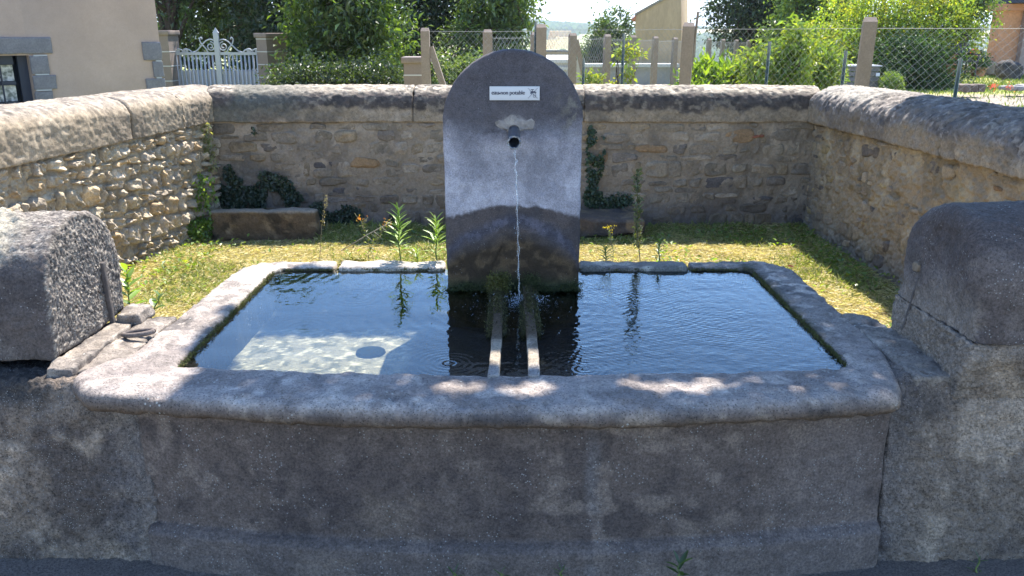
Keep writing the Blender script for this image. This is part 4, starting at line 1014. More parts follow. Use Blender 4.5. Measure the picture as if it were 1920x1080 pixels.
b0_ = begin(); m = MB(); a = W(640, 470, 3.9); b = W(735, 415, 3.9); m.tube([a, (a+b)/2+np.array([0, 0, .004]), b], [.0022, .002, .001], 5)
for k in (.5, .65, .8): p = a+(b-a)*k; m.tube([p, p+np.array([.03, .01, -.03])], [.0012, .0008], 4)
m.part('dry_twig', plain('dry_wood', (.30, .27, .22), .8), None, smooth=True, label='dry grey twig leaning across the grass beside the tall fleabane', cat='twig')
enlarge(b0_, KP)
# weeds at the foot of the basin
for i, (px, py, hh, lab) in enumerate(((1272, 1078, .05, 'two-leaved green weed sprouting at the foot of the basin, right of centre'), (1052, 1079, .03, 'thin sprig at the foot of the basin near the middle'), (1830, 1078, .07, 'grassy tuft at the foot of the right low wall'), (852, 1079, .02, 'tiny weed at the foot of the basin below the left bar'), (940, 1079, .02, 'tiny weed at the foot of the basin below the spout'))):
    q = W(px, py, 2.16 if abs(px-960) < 500 else 2.27)
    rosette('pavement_weed', lab, 'weed', q[0], q[1], q[2]-.01, hh, 7 if i < 3 else 4, .055 if i == 0 else .035, .014 if i == 0 else .005, (.07, .12, .03), 30+i, base=.1, up0=.2, up1=1.2)
# ------------------------------------------------------------------ moss
def fronds(name, cs, n, size, pal, label, sp=.012, droopy=.6):
    cs = np.array(cs); k = rng.integers(0, len(cs), n); c = cs[k, :3]+rng.normal(size=(n, 3))*cs[k, 3:4]
    ax = rng.normal(size=(n, 3))*.6+np.array([0, -.2, -droopy]); V, F = leafV(c, size*(.5+rng.random(n)), .28, ax, rng.normal(size=(n, 3)))
    part(name, V, F, M['moss'], None, np.repeat(palc(pal, n, .35), 4, 0), smooth=False, kind='stuff', label=label)
mp = [(.060, .055, .022), (.075, .072, .026), (.045, .034, .018), (.085, .085, .03)]
cl = [(-.055+.02*math.sin(k), 3.34-.06*abs(math.cos(k*2)), .615+.03*math.sin(k*1.3), .013) for k in range(14)]
fronds('moss', cl, 9000, .010, [(.10, .105, .028), (.13, .13, .035), (.07, .06, .02)], 'rounded green moss cushion where the left bar meets the headstone', droopy=.0)
for x0, lab in ((-.055, 'moss hanging from the far half of the left bar'), (.0655, 'moss hanging from the far half of the right bar')):
    cl = [(x0+sx*.019, y_, .598-.012*random.random(), .006+.004*random.random()) for y_ in np.linspace(2.80, 3.34, 40) for sx in (-1, 1)]
    cl += [(x0, y_, .609, .008) for y_ in np.linspace(3.0, 3.34, 20)]
    fronds('moss', cl, 9000, .009, mp, lab, droopy=1.)
cl = [(x_, SY-.006, .582+.022*random.random()*(1+.8*math.sin(x_*30)), .007) for x_ in np.linspace(-.27, .28, 90)]+[(.07+.03*random.random(), SY-.02, .60+.05*random.random(), .012) for _ in range(10)]
fronds('moss', cl, 9000, .007, [(.05, .065, .02), (.04, .045, .018), (.06, .075, .025)], 'dark moss band along the waterline of the headstone')
cl = [(-1.05+.002, y_, .586+.008*random.random(), .004) for y_ in np.linspace(2.5, 3.6, 110)]+[(1.058, y_, .586+.008*random.random(), .004) for y_ in np.linspace(2.5, 3.6, 110)]+[(x_, 3.655, .586+.006*random.random(), .003) for x_ in np.r_[np.linspace(-1, -.3, 60), np.linspace(.3, 1, 60)]]
fronds('moss', cl, 12000, .007, [(.10, .12, .03), (.07, .08, .025), (.15, .14, .04), (.06, .045, .02)], 'thin moss fringe under the basin rim')
cl = [(W(662, 482, 3.80)[0]+.04*math.cos(k), 3.80+.015*math.sin(k*3), .575, .012) for k in range(12)]
fronds('moss', cl, 900, .012, [(.20, .20, .03), (.16, .13, .03)], 'golden moss cushion on the back rim left of the fleabane', droopy=-.5)
# fallen leaves
for i, (px, py, c_, lab) in enumerate(((1476, 499, (.55, .16, .05), 'fallen orange leaf on the right corner of the basin rim'), (1644, 579, (.5, .2, .05), 'fallen orange leaf in the grass by the right low wall'), (1518, 527, (.5, .46, .36), 'fallen pale leaf in the grass beside the right rim'))):
    q = G(px, py, .605 if i == 0 else .03); lm = leafmesh(.035 if i == 0 else .055, .022 if i == 0 else .035, c_, .1); o = bpy.data.objects.new('fallen_leaf', lm); C.objects.link(o); lm.materials.append(M['leaf']); o.location = q; o.rotation_euler = (.2, .1, i*1.3); tag(o, lab, 'leaf')
# ------------------------------------------------------------------ house on the left
Cn = np.array([-3.97, 10.0]); th = R(42); tx = np.array([math.cos(th), math.sin(th)]); nf = np.array([math.sin(th), -math.cos(th)])
def FP(px, py, off=0): return PL(px, py, (Cn[0]+nf[0]*off, Cn[1]+nf[1]*off, 0), (nf[0], nf[1], 0))
def fs(p): return (p[0]-Cn[0])*tx[0]+(p[1]-Cn[1])*tx[1]          # coordinate along the facade (0 at the right corner)
house = empty('rendered_house', (-5.5, 9.5, 0), 'beige rendered house with dark stone quoins beyond the left wall', 'house')
def F3(s, z, d): return np.array([Cn[0]+tx[0]*s+nf[0]*d, Cn[1]+tx[1]*s+nf[1]*d, z])
def slabF(m, s0, s1, z0, z1, d0, d1):
    m.hexa([F3(s0, z0, d1), F3(s1, z0, d1), F3(s1, z0, d0), F3(s0, z0, d0), F3(s0, z1, d1), F3(s1, z1, d1), F3(s1, z1, d0), F3(s0, z1, d0)])
w0 = fs(FP(61, 150)); w1 = w0-.86; wz1 = FP(40, 104)[2]; wz0 = FP(40, 212)[2]-.05
render = stone('beige_render', None, g1=(60, .93, 1.06), g2=(2.2, .88, 1.1), bump=((150, .002), (3, .01)))
m = MB()
slabF(m, w0, 0, -1, 5.0, -.3, 0); slabF(m, -9, w1, -1, 5.0, -.3, 0); slabF(m, w1, w0, wz1, 5.0, -.3, 0); slabF(m, w1, w0, -1, wz0, -.3, 0)
slabF(m, -.3, 0, -1, 5.0, -6, -.3); slabF(m, -9, -.3, -1, 5.0, -6.3, -6)
m.part('wall', render, house, col=lambda V: blot(V, (.34, .275, .245), (.27, .23, .22), (.39, .29, .23), .9, 4, k=.8))
m = MB(); m.hexa([F3(-9.3, 4.98, .4), F3(.35, 4.98, .4), F3(.35, 4.98, -6.6), F3(-9.3, 4.98, -6.6), F3(-9.3, 5.15, .4), F3(.35, 5.15, .4), F3(.35, 6.3, -3.2), F3(-9.3, 6.3, -3.2)])
m.part('roof', stone('clay_roof', (.30, .15, .10), g1=(20, .7, 1.2)), house)
qst = stone('grey_quoin', (.155, .16, .185), g1=(60, .75, 1.2), g2=(8, .85, 1.15), bump=((80, .003),))
def qpx(x0, y0, x1, y1, lab=None, d=.02, s0=None, s1=None):
    a = FP(x0, y1, d); b = FP(x1, y0, d); sa, sb = (fs(a) if s0 is None else s0), (fs(b) if s1 is None else s1); c = F3((sa+sb)/2, (a[2]+b[2])/2, 0)
    V, F = rblock(-(sb-sa)/2, (sb-sa)/2, -.03, d, -(b[2]-a[2])/2, (b[2]-a[2])/2, .03, .008)
    V = np.stack([V[:, 0], V[:, 1], V[:, 2]], 1); V = rough(V, F, (.006, 8, 3, int(x0+y0)))
    V = c+np.outer(V[:, 0], np.r_[tx, 0])+np.outer(V[:, 1], np.r_[nf, 0])+np.outer(V[:, 2], (0, 0, 1))
    part('quoin_stone', V, F[:, ::-1], qst, house)
qpx(270, 78, 303, 113.5, s1=.006); qpx(290, 115, 303, 145, s1=.006); qpx(277, 147, 303, 176, s1=.006)
qpx(-90, 70, 95, 103)
for a in ((66, 105, 90, 139), (70, 141, 105, 168.5), (68, 170.5, 99, 203), (68, 205, 108, 236)): qpx(*a, s0=w0+.002)
for a in ((-60, 105, -45, 139), (-80, 141, -45, 172), (-60, 175, -45, 203)): qpx(*a, s1=w1-.002)
jl = plain('joint_mortar', (.34, .34, .35), .9); m = MB()
for (x0, x1, y) in ((62, 88, 104.2), (66, 92, 140), (68, 97, 169.6), (292, 302.5, 114.2), (293, 303, 146)):
    a, b = FP(x0, y, .012), FP(x1, y, .012); m = MB(); slabF(m, fs(a), fs(b), a[2]-.007, a[2]+.007, -.02, .022); m.part('mortar_joint', jl, house)
# window: recessed, curtain behind the glass
win = part('window', *MB().hexa([F3(w1, wz0, -.17), F3(w0, wz0, -.17), F3(w0, wz0, -.19), F3(w1, wz0, -.19), F3(w1, wz1, -.17), F3(w0, wz1, -.17), F3(w0, wz1, -.19), F3(w1, wz1, -.19)]).out(), plain('dark_window_back', (.02, .025, .035), .3), house)
cm, nt, o = newmat('lace_curtain'); tc = nd(nt, 'ShaderNodeTexCoord'); n_ = nd(nt, 'ShaderNodeTexNoise', i_Scale=22., i_Detail=4.); nt.links.new(tc.outputs['Object'], n_.inputs['Vector'])
p = nd(nt, 'ShaderNodeBsdfPrincipled', i_Roughness=.9); nt.links.new(ramp(nt, n_.outputs['Fac'], [(.38, (.16, .17, .15)), (.62, (.62, .60, .58))]), p.inputs['Base Color']); nt.links.new(p.outputs[0], o.inputs[0])
wood = plain('dark_window_wood', (.030, .035, .055), .5)
sW = w0-w1; zs_ = [wz0+.16, (wz0+wz1)/2-.0, wz1-.09]
fr_ = MB(); 
slabF(fr_, w0-.09, w0, wz0, wz1, -.165, -.10); slabF(fr_, w1, w1+.10, wz0, wz1, -.165, -.10); slabF(fr_, w1+.10, w0-.13, wz0, wz0+.16, -.165, -.10); slabF(fr_, w1+.10, w0-.13, wz1-.09, wz1, -.165, -.10)
mid = (w1+.10+w0-.13)/2; slabF(fr_, mid-.03, mid+.03, wz0+.16, wz1-.09, -.165, -.105); zm = (wz0+.16+wz1-.09)/2
slabF(fr_, w1+.10, mid-.03, zm-.018, zm+.018, -.16, -.11); slabF(fr_, mid+.03, w0-.13, zm-.018, zm+.018, -.16, -.11)
fr_.part('frame', wood, win)
for (a, b) in ((w1+.10, mid-.03), (mid+.03, w0-.13)):
    for (c_, d_) in ((wz0+.16, zm-.018), (zm+.018, wz1-.09)):
        q = MB(); slabF(q, a+.004, b-.004, c_+.004, d_-.004, -.155, -.145); q.part('pane', cm, win)
    q = MB(); s_ = (a+b)/2+.01; pts = [F3(s_, z, -.09) for z in np.linspace(wz0+.1, wz1-.05, 6)]; q.tube(pts, .009, 6); q.part('bar', wood, win, smooth=True)
    q = MB(); q.tube([F3(s_-.05+.05*math.cos(t), zm+.02+.07*math.sin(t), -.088) for t in np.linspace(0, math.pi, 10)], .007, 5); q.part('handle', wood, win, smooth=True)

# ------------------------------------------------------------------ gateway
b0_ = begin()
blockm = stone('grey_block', (.20, .175, .165), g1=(50, .85, 1.1), g2=(6, .9, 1.1))
jointm = plain('pale_joint', (.45, .45, .45), .9)
def pillar(px0, px1, pym, top, Y, label, dx, seed, joints=(), zb=-.6, cap=True, ang=0):
    """square block pillar: front face px0..px1, side depth dx"""
    a = W(px0, pym, Y); b = W(px1, pym, Y); zt = W(px0, top, Y)[2]; t = empty('gate_pillar', ((a[0]+b[0])/2, Y, zb), label, 'pillar', 'gate pillars')
    w = b[0]-a[0]; m = MB(); m.box(a[0], b[0], Y, Y+dx, zb, zt-.08); m.part('shaft', blockm, t)
    m = MB(); V, F = rblock(a[0]-.03, b[0]+.03, Y-.03, Y+dx+.03, zt-.08, zt, .05, .012); part('cap', V, F, blockm, t)
    m = MB()
    for j in joints:
        m = MB(); z = W(px0, j, Y)[2]; m.box(a[0]-.004, b[0]+.004, Y-.004, Y+dx+.004, z-.008, z+.008); m.part('mortar_joint', jointm, t)
    return t
pillar(292, 318, 100, 57, 16, 'left gate pillar half hidden by the beige house', .5, 1, (97, 124, 152))
tp = pillar(478, 505, 100, 62, 16.2, 'grey block pillar right of the white gate', .5, 2, (73, 97, 121, 145)); tp.rotation_euler = (0, 0, R(-32))
gate = empty('garden_gate', (-5, 16, -.3), 'white wrought iron double gate with scrolls and a central spear', 'gate')
gp_ = plain('white_gate_paint', (.38, .40, .44), .5)
GY = 16.3
def gz(py): return W(400, py, GY)[2]
gx0, gx1 = W(325, 130, GY)[0], W(484, 130, GY)[0]; zt_, zm_, zb_ = gz(100.5), gz(133), -.3
k = W(1, 0, GY)[0]-W(0, 0, GY)[0]
V, F = MB().box(gx0, gx1, GY-.02, GY+.02, zt_-.025, zt_+.025).out(); rail_ = part('rail', V, F, gp_, gate, smooth=False)
nb = 21; xc_ = W(411, 130, GY)[0]
for i in range(nb+1):
    x = gx0+(gx1-gx0)*i/nb
    if abs(x-xc_) < .07: continue
    m = MB(); m.tube([(x, GY, zb_), (x, GY, zt_)], .017, 6); m.part('bar', gp_, gate, smooth=True)
for a, b in ((gx0, xc_-.05), (xc_+.05, gx1)):
    m = MB(); m.box(a, b, GY+.02, GY+.03, zb_, zm_); nn_ = 10
    for i in range(nn_): xx = a+(b-a)*(i+.5)/nn_; m.tube([(xx-(b-a)/nn_*.42, GY+.025, zm_), (xx, GY+.025, zm_+.035), (xx+(b-a)/nn_*.42, GY+.025, zm_)], .012, 5)
    m.part('panel', gp_, gate)
m = MB(); m.box(xc_-.045, xc_+.045, GY-.03, GY+.03, zb_, gz(62)); m.part('centre_post', gp_, gate)
m = MB(); zc_, zp_ = gz(62), gz(51); m.add([(xc_-.055, GY-.03, zc_), (xc_+.055, GY-.03, zc_), (xc_+.055, GY+.03, zc_), (xc_-.055, GY+.03, zc_), (xc_, GY, zp_-.0)], [np.array([[0, 1, 4], [1, 2, 4], [2, 3, 4], [3, 0, 4]])]); m.part('spearhead', gp_, gate)
def spiral(cx, cz, r0, turns, a0, sg): 
    t = np.linspace(0, 1, 26); a = a0+sg*turns*2*np.pi*t; r_ = r0*(1-.8*t); return [(cx+r_[i]*math.cos(a[i]), GY, cz+r_[i]*math.sin(a[i])) for i in range(26)]
for sg in (-1, 1):
    def X(d): return xc_+sg*d*k
    def Z(h): return zt_+h*k*1.0
    curves = [[(X(86*.9), Z(1)), (X(76), Z(9)), (X(68), Z(7)), (X(64), Z(2))], [(X(69), Z(1)), (X(62), Z(9)), (X(53), Z(7)), (X(48), Z(2))],
              [(X(48), Z(2)), (X(40), Z(4)), (X(30), Z(14)), (X(20), Z(24)), (X(10), Z(27)), (X(5), Z(24))], [(X(18), Z(2)), (X(22), Z(10)), (X(30), Z(18)), (X(33), Z(27)), (X(29), Z(31)), (X(26), Z(28)), (X(28), Z(26))]]
    for cv in curves:
        cv = np.array(cv); q = smoothp(resample(cv, 24), 4, False); m = MB(); m.tube([(p[0], GY, p[1]) for p in q], .013, 5); m.part('scroll', gp_, gate, smooth=True)
    for (d_, h_, r_) in ((12, 13, 9), (60, 5, 4), (76, 4.5, 4)):
        m = MB(); m.tube(spiral(X(d_), Z(h_), r_*k, 1.6, math.pi/2, sg), .012, 5); m.part('scroll', gp_, gate, smooth=True)
# low grey block pillar by the fence
pillar(757, 800, 130, 107, 11.5, 'low grey block pillar with slate cap behind the first fence post', .4, 3, (141,), zb=.2)

# ------------------------------------------------------------------ fences
conc = stone('fence_concrete', (.225, .19, .165), g1=(80, .8, 1.15), g2=(6, .85, 1.1), bump=((90, .003),))
wire = plain('galvanised_wire', (.26, .26, .27), .5, .5)
def post(parent, x, y, z0, z1, w=.05, name='post', lean=0., ang=0):
    m = MB(); ca, sa = math.cos(ang), math.sin(ang); ax = np.array([ca, sa, 0])*w; ay = np.array([-sa, ca, 0])*w
    b = np.array([x, y, z0]); t = np.array([x+lean, y, z1-.035]); t2 = t+np.array([0, 0, .035])
    m.hexa([b-ax-ay, b+ax-ay, b+ax+ay, b-ax+ay, t-ax-ay, t+ax-ay, t+ax+ay, t-ax+ay])
    m.add([t-ax-ay, t+ax-ay, t+ax+ay, t-ax+ay, t2-ax*.8-ay*.3, t2+ax*.8-ay*.3, t2+ax*.8+ay*.3, t2-ax*.8+ay*.3], np.array([[0, 1, 5, 4], [1, 2, 6, 5], [2, 3, 7, 6], [3, 0, 4, 7], [4, 5, 6, 7]]))
    return m.part(name, conc, parent)
def linkmesh(parent, a, b, z0, z1, pitch=.07, r=.0009, off=0):
    a = np.array(a, float); b = np.array(b, float); L = np.linalg.norm(b-a); t = (b-a)/L; n = np.array([-t[1], t[0]]); H = z1-z0; m = MB()
    def P(s, z, d): return np.array([a[0]+t[0]*s+n[0]*d, a[1]+t[1]*s+n[1]*d, z])
    hp = H
    for k in range(int(-hp/pitch), int(L/pitch)+1):
        for sg in (1, -1):
            s0 = k*pitch; s1 = s0+hp
            if sg < 0: s0, s1 = s1, s0
            zA, zB = z0, z1; sa, sb = s0, s1
            def clip(sa, zA, sb, zB, lim, hi):
                if (sa > lim) == hi and (sb > lim) == hi and sa != lim and sb != lim: return None
                if (sa > lim) == hi: f = (lim-sa)/(sb-sa); return lim, zA+(zB-zA)*f, sb, zB
                if (sb > lim) == hi: f = (lim-sa)/(sb-sa); return sa, zA, lim, zA+(zB-zA)*f
                return sa, zA, sb, zB
            q = clip(sa, zA, sb, zB, 0, False)
            if q is None: continue
            q = clip(*q, L, True)
            if q is None: continue
            sa, zA, sb, zB = q
            m.tube([P(sa, zA, .002*sg), P(sb, zB, .002*sg)], r, 3, cap=False)
    for s in np.arange(0, L, pitch):      # knuckled top edge
        pass
    m.part('chain_link', wire, parent, kind='stuff')
    for z in (z1-.02, (z0+z1)/2, z0+.05):
        m = MB(); m.tube([P(0, z, .006), P(L/2, z-.004, .006), P(L, z, .006)], .0016, 4); m.part('line_wire', wire, parent)
# wires are real but fine; at this distance they read as in the photograph
f1 = empty('chain_link_fence', (1.0, 8.5, .4), 'nearest chain-link fence on leaning concrete posts behind the back wall', 'fence')
pp = [(W(797, 60, 9.4), 52), (W(1015, 60, 9.2), 45), (W(1287, 60, 8.1), 42), (W(1622, 60, 6.9), 32)]
pts = []
for i, (q, top) in enumerate(pp):
    z1 = W(960, top, q[1])[2]; post(f1, q[0], q[1], .3, z1, [.045, .052, .052, .05][i], ang=-.25 if i > 1 else 0, lean=[0, 0, .02, .03][i]); pts.append((q[0], q[1]))
pts.append((4.6, 6.1)); post(f1, 4.6, 6.1, .3, 1.75, .05)
ptop = [W(960, 55, 9.4)[2], W(960, 52, 9.2)[2], W(960, 50, 8.1)[2], W(960, 48, 6.9)[2], 1.68]
for i in range(4): linkmesh(f1, pts[i], pts[i+1], .40, min(ptop[i], ptop[i+1]), .065)
# struts
m = MB(); a = np.array([pts[0][0]+.05, 9.42, 1.45]); b = np.array([pts[0][0]+.36, 9.45, .45]); m.obox((a+b)/2, (b-a)/2, (0, .04, 0), (.03, 0, .01)); m.part('strut', conc, f1)
m = MB(); m.tube([(pts[2][0]+.07, 8.12, 1.3), (pts[2][0]+.10, 8.12, W(960, 22, 8.12)[2])], .012, 6); m.part('stay_rod', conc, f1)
green = plain('green_fence_tube', (.03, .05, .045), .5)
for (px, top, Y) in ((1435, 78, 7.6), (1578, 95, 7.2), (1793, 110, 6.5), (1165, 62, 9.0), (1092, 110, 9.3), (1002, 40, 9.25)):
    q = W(px, 150, Y); m = MB(); m.tube([(q[0], Y, .3), (q[0]+.01, Y, W(px, top, Y)[2])], .014, 7); m.part('thin_post', green, f1, smooth=True)
f2 = empty('chain_link_fence', (2.5, 16, .4), 'far row of concrete fence posts with wire running away to the right', 'fence')
q2 = [(914, 55, 10.6), (1003, 60, 11.5), (1074, 62, 12.6), (1139, 64, 13.9), (1187, 66, 15.3), (1229, 68, 16.8), (1266, 70, 18.4), (1300, 71, 20), (1330, 72, 21.6), (1356, 73, 23.2), (1381, 74, 24.8), (1404, 75, 26.4)]
prev = None
for (px, top, Y) in q2:
    q = W(px, top, Y); post(f2, q[0], Y, .2, q[2], .05, ang=.2)
    if prev is not None: linkmesh(f2, (prev[0], prev[1]), (q[0], Y), .45, min(prev[2], q[2])-.05, .09, .0014)
    prev = q
m = MB(); q = W(1074, 75, 12.6); a = q+np.array([.05, 0, .0]); b = np.array([q[0]+.28, 12.6, .5]); m.obox((a+b)/2, (b-a)/2, (0, .035, 0), (.03, 0, .01)); m.part('strut', conc, f2)

# ------------------------------------------------------------------ outbuildings beyond the fence
def prism(m, poly, Y, depth, shift=0):
    """facade polygon given in photo pixels at distance Y, pushed back"""
    P = [W(a, b, Y) for a, b in poly]; n = len(P); Q = [p+np.array([shift, depth, 0]) for p in P]; V = P+Q
    F = [[i, (i+1) % n, n+(i+1) % n, n+i] for i in range(n)]; Fs = [np.array(F)]
    c = [list(range(n))]; tri = [[0, i, i+1] for i in range(1, n-1)]; Fs.append(np.array([[t[0], t[2], t[1]] for t in tri]+[[n+t[0], n+t[1], n+t[2]] for t in tri])); m.add(V, Fs)
gab = empty('gabled_building', (5.6, 30, -2), 'tall beige gable wall rising behind the fence right of the round tree', 'building')
m = MB(); prism(m, [(1192, 175), (1191, 30), (1277, -18), (1279, 175)], 30, 7, 1.6); m.part('wall', stone('old_beige_render', None, g1=(8, .85, 1.12), g2=(1.2, .85, 1.12), stretch=(1, 1, .3)), gab, col=lambda V: blot(V, (.44, .33, .22), (.34, .265, .19), (.50, .39, .27), .7, 4))
m = MB(); prism(m, [(1190, 30), (1190, 25), (1280, -25), (1280, -19)], 29.95, 7.2, 1.6); m.part('parapet', stone('dark_render', (.24, .21, .18), g1=(8, .8, 1.2)), gab)
m = MB(); prism(m, [(1183, 36), (1192, 29), (1192, 35), (1186, 40)], 29.9, 7.2, 1.6); m.part('eave_tiles', plain('red_tile', (.42, .16, .10), .8), gab)
lt = empty('tiled_shed', (2.0, 24, -1), 'small shed with pale clay tile roof right of the headstone top', 'shed')
tm = stone('pale_clay_tile', (.40, .30, .22), g1=(6, .75, 1.25), g2=(30, .8, 1.2))
A0, A1 = W(1022, 95, 23), W(1071, 95, 23); B0, B1 = W(1030, 61, 25.5), W(1071, 61, 25.5)
rows = 9; cols = 15
for i in range(rows):
    m = MB()
    for j in range(cols):
        u0, u1 = j/cols, (j+1)/cols; v0, v1 = i/rows, (i+1.08)/rows
        def Q(u, v, h): return (A0+(A1-A0)*u)*(1-v)+(B0+(B1-B0)*u)*v+np.array([0, -h*.3, h])
        sec = []
        for v, hh in ((v0, .035), (v1, .0)):
            for a in np.linspace(0, math.pi, 5): sec.append(Q(u0+(u1-u0)*(.5-.5*math.cos(a)), v, hh+.05*math.sin(a)))
        m.add(sec, gridF(2, 5)[:, ::-1])
    m.part('tile_row', tm, lt, smooth=False)
m = MB(); prism(m, [(1024, 130), (1024, 97), (1071, 97), (1071, 130)], 23.1, 2.2); m.part('wall', plain('shed_render', (.33, .27, .22), .9), lt)
wh = empty('white_roofed_hut', (1.6, 15, -.5), 'hut with white sheet roof and grey gable just right of the headstone', 'shed')
m = MB(); prism(m, [(1066, 170), (1084, 108), (1104, 170)], 14, .1); m.part('gable', plain('hut_render', (.36, .33, .28), .9), wh)
m = MB(); a, b, c_, d_ = W(1000, 112, 14), W(1074, 112, 14), W(1080, 103, 14.8), W(1010, 103, 14.8)
for i in range(3):
    o_ = np.array([0, -.0, -.11*i]); e = np.array([0, .0, -.05]); m.hexa([a+o_+e, b+o_+e, c_+o_+e, d_+o_+e, a+o_, b+o_, c_+o_, d_+o_])
m.part('roof', plain('white_sheet', (.45, .45, .46), .5), wh)
m = MB(); m.hexa([W(1000, 170, 14.05), W(1070, 170, 14.05), W(1080, 160, 14.9), W(1000, 160, 14.9), W(1000, 116, 14.05), W(1074, 116, 14.05), W(1080, 108, 14.9), W(1000, 108, 14.9)]); m.part('wall', plain('hut_wall', (.45, .44, .43), .9), wh)
lw = empty('garden_wall', (3, 19, -.5), 'low grey garden wall with white coping in front of the gable building', 'wall')
m = MB(); prism(m, [(1085, 180), (1085, 126), (1272, 126), (1272, 180)], 19, .25); m.part('wall', plain('grey_wall_render', (.26, .25, .25), .9, noise=(2, .8, 1.2)), lw)
m = MB(); prism(m, [(1083, 126), (1083, 120), (1274, 120), (1274, 126)], 18.9, .5); m.part('coping', plain('white_coping', (.45, .45, .45), .7), lw)

# ------------------------------------------------------------------ terrace house on the right
Yh = 24.0
th_ = empty('orange_house', (14, 26, .4), 'orange rendered house with dark awning at the far right edge', 'house')
gz_ = .42
a = W(1862, 140, Yh)
orange = stone('orange_render', (.50, .27, .16), g1=(3, .9, 1.1))
m = MB(); m.box(a[0], a[0]+.55, Yh, Yh+.5, gz_, 1.62+.55); m.box(a[0]+.55, a[0]+6, Yh+.6, Yh+.9, gz_, 2.15); m.part('wall', orange, th_)
m = MB(); m.box(a[0]-.1, a[0]+6, Yh-.1, Yh+1.2, 2.15, 2.32); m.part('lintel', plain('terracotta_band', (.46, .22, .14), .9), th_)
m = MB(); m.box(a[0]+.1, a[0]+6, Yh-.8, Yh+6, 2.33, 2.9); m.part('roof', plain('dark_roof', (.04, .045, .07), .8), th_)
wq = MB(); wx0, wx1 = W(1882, 80, Yh+.55)[0], W(1913, 80, Yh+.55)[0]; wq.box(wx0, wx1, Yh+.56, Yh+.6, W(1890, 118, Yh)[2], W(1890, 84, Yh)[2]); wn_ = wq.part('window', plain('dark_opening', (.03, .03, .04), .4), th_)
wq = MB()
for x in np.linspace(wx0, wx1, 5): wq.tube([(x, Yh+.55, W(1890, 118, Yh)[2]), (x, Yh+.55, W(1890, 84, Yh)[2])], .015, 5)
wq.part('frame', wood, wn_)
m = MB(); x = W(1917, 80, Yh-.2)[0]; m.box(x, x+.18, Yh-.2, Yh, gz_, 2.15); m.part('pillar', plain('stone_post', (.3, .22, .19), .9), th_)
# terrace low walls and steps
def blocks(name, label, cat, px0, px1, pyt, pyb, Y, depth, n, col, seed, mat='field'):
    a = W(px0, pyb, Y); b = W(px1, pyt, Y); t = empty(name, (a[0], Y, a[2]), label, cat); r = random.Random(seed); L = b[0]-a[0]; x = a[0]
    for i in range(n):
        w = L/n; V, F = rblock(x+.005, x+w-.005, Y, Y+depth*r.uniform(.9, 1.1), a[2], a[2]+(b[2]-a[2])*r.uniform(.75, 1.05), .06, .025); V = rough(V, F, (.02, 3, 2, seed+i)); part('stone', V, F, M[mat], t, np.array(col)*r.uniform(.75, 1.25)); x += w
blocks('terrace_wall', 'low pale stone wall beside the terrace of the orange house', 'wall', 1812, 1851, 122, 136, 23.5, .4, 4, (.35, .29, .21), 1)
blocks('terrace_wall', 'stone base block under the orange house corner', 'wall', 1849, 1871, 117, 139, 23.8, .5, 1, (.42, .32, .22), 2)
blocks('flowerbed_edging', 'row of brown edging stones between the lawn and gravel path', 'edging', 1806, 1850, 158, 173, 16.2, .4, 3, (.16, .13, .11), 3)
blocks('flowerbed_edging', 'grey edging stones at the far right of the gravel path', 'edging', 1890, 1960, 160, 170, 16.6, .4, 4, (.24, .24, .25), 4)
def pot(px, py, h, w, Y, label, ball=None, flowers=False, colr=(.42, .20, .12)):
    q = W(px, py, Y); t = empty('plant_pot', tuple(q), label, 'plant pot', 'terracotta pots by the terrace'); m = MB(); n = 14; pr_ = [(0, .7), (.85, .95), (.85, 1.1), (1, 1.1), (1, .9), (.9, .85)]
    V = []
    for f, r_ in pr_:
        for k_ in range(n): V.append((q[0]+w/2*r_*math.cos(k_/n*6.283), q[1]+w/2*r_*math.sin(k_/n*6.283), q[2]+h*f))
    Fq = gridF(len(pr_), n); i = np.arange(len(pr_)-1)*n; Fq = np.concatenate([Fq, np.stack([i+n-1, i+2*n-1, i+n, i], 1)]); m.add(V, Fq); m.part('pot', plain('terracotta'+str(px), colr, .8), t, smooth=True)
    if ball:
        V, F, c, _ = crown([(q[0], q[1], q[2]+h+ball*.6, ball, ball, ball)], 60, 22, .05, [(.05, .10, .03), (.08, .14, .04)], clr=.06, shell=.33); part('foliage', V, F, M['leaf_dark'], t, c, smooth=False)
    if flowers:
        V, F, c, _ = crown([(q[0], q[1], q[2]+h+.08, w*.5, w*.5, .09)], 18, 12, .05, [(.6, .05, .05), (.1, .2, .04)], clr=.06); part('flowers', V, F, M['leaf'], t, c, smooth=False)
pot(1833, 143, .20, .34, 19.6, 'terracotta pot with clipped round bush on the lawn', ball=.22)
pot(1777, 141, .24, .32, 18.8, 'orange pot with red flowers beside the garden chair', flowers=True, colr=(.50, .24, .13))
pot(1824, 119, .20, .32, 23.4, 'pale pot with red flowers on the terrace wall', flowers=True, colr=(.5, .38, .26))
for (px, py, lab) in ((1863, 165, 'red flower clump at the edge of the lawn'), (1892, 166, 'pink flower clump at the far right of the flowerbed')):
    q = W(px, py, 16.4); V, F, c, _ = crown([(q[0], q[1], q[2]+.03, .07, .06, .04)], 9, 9, .035, [(.6, .06, .06), (.55, .1, .12), (.1, .2, .04)], clr=.05)
    part('flower_clump', V, F, M['leaf'], None, c, smooth=False, label=lab, cat='flowers')
ch = empty('garden_chair', tuple(W(1797, 143, 18.6)), 'dark wooden garden chair on the lawn by the terrace', 'chair')
q = W(1797, 143, 18.6); dkw = plain('dark_teak', (.05, .04, .045), .6); x0, y0, z0 = q
for sx, sy_ in ((0, 0), (.5, 0), (.05, .5), (.45, .5)):
    m = MB(); m.box(x0+sx-.025, x0+sx+.025, y0+sy_, y0+sy_+.05, z0, z0+.42); m.part('leg', dkw, ch)
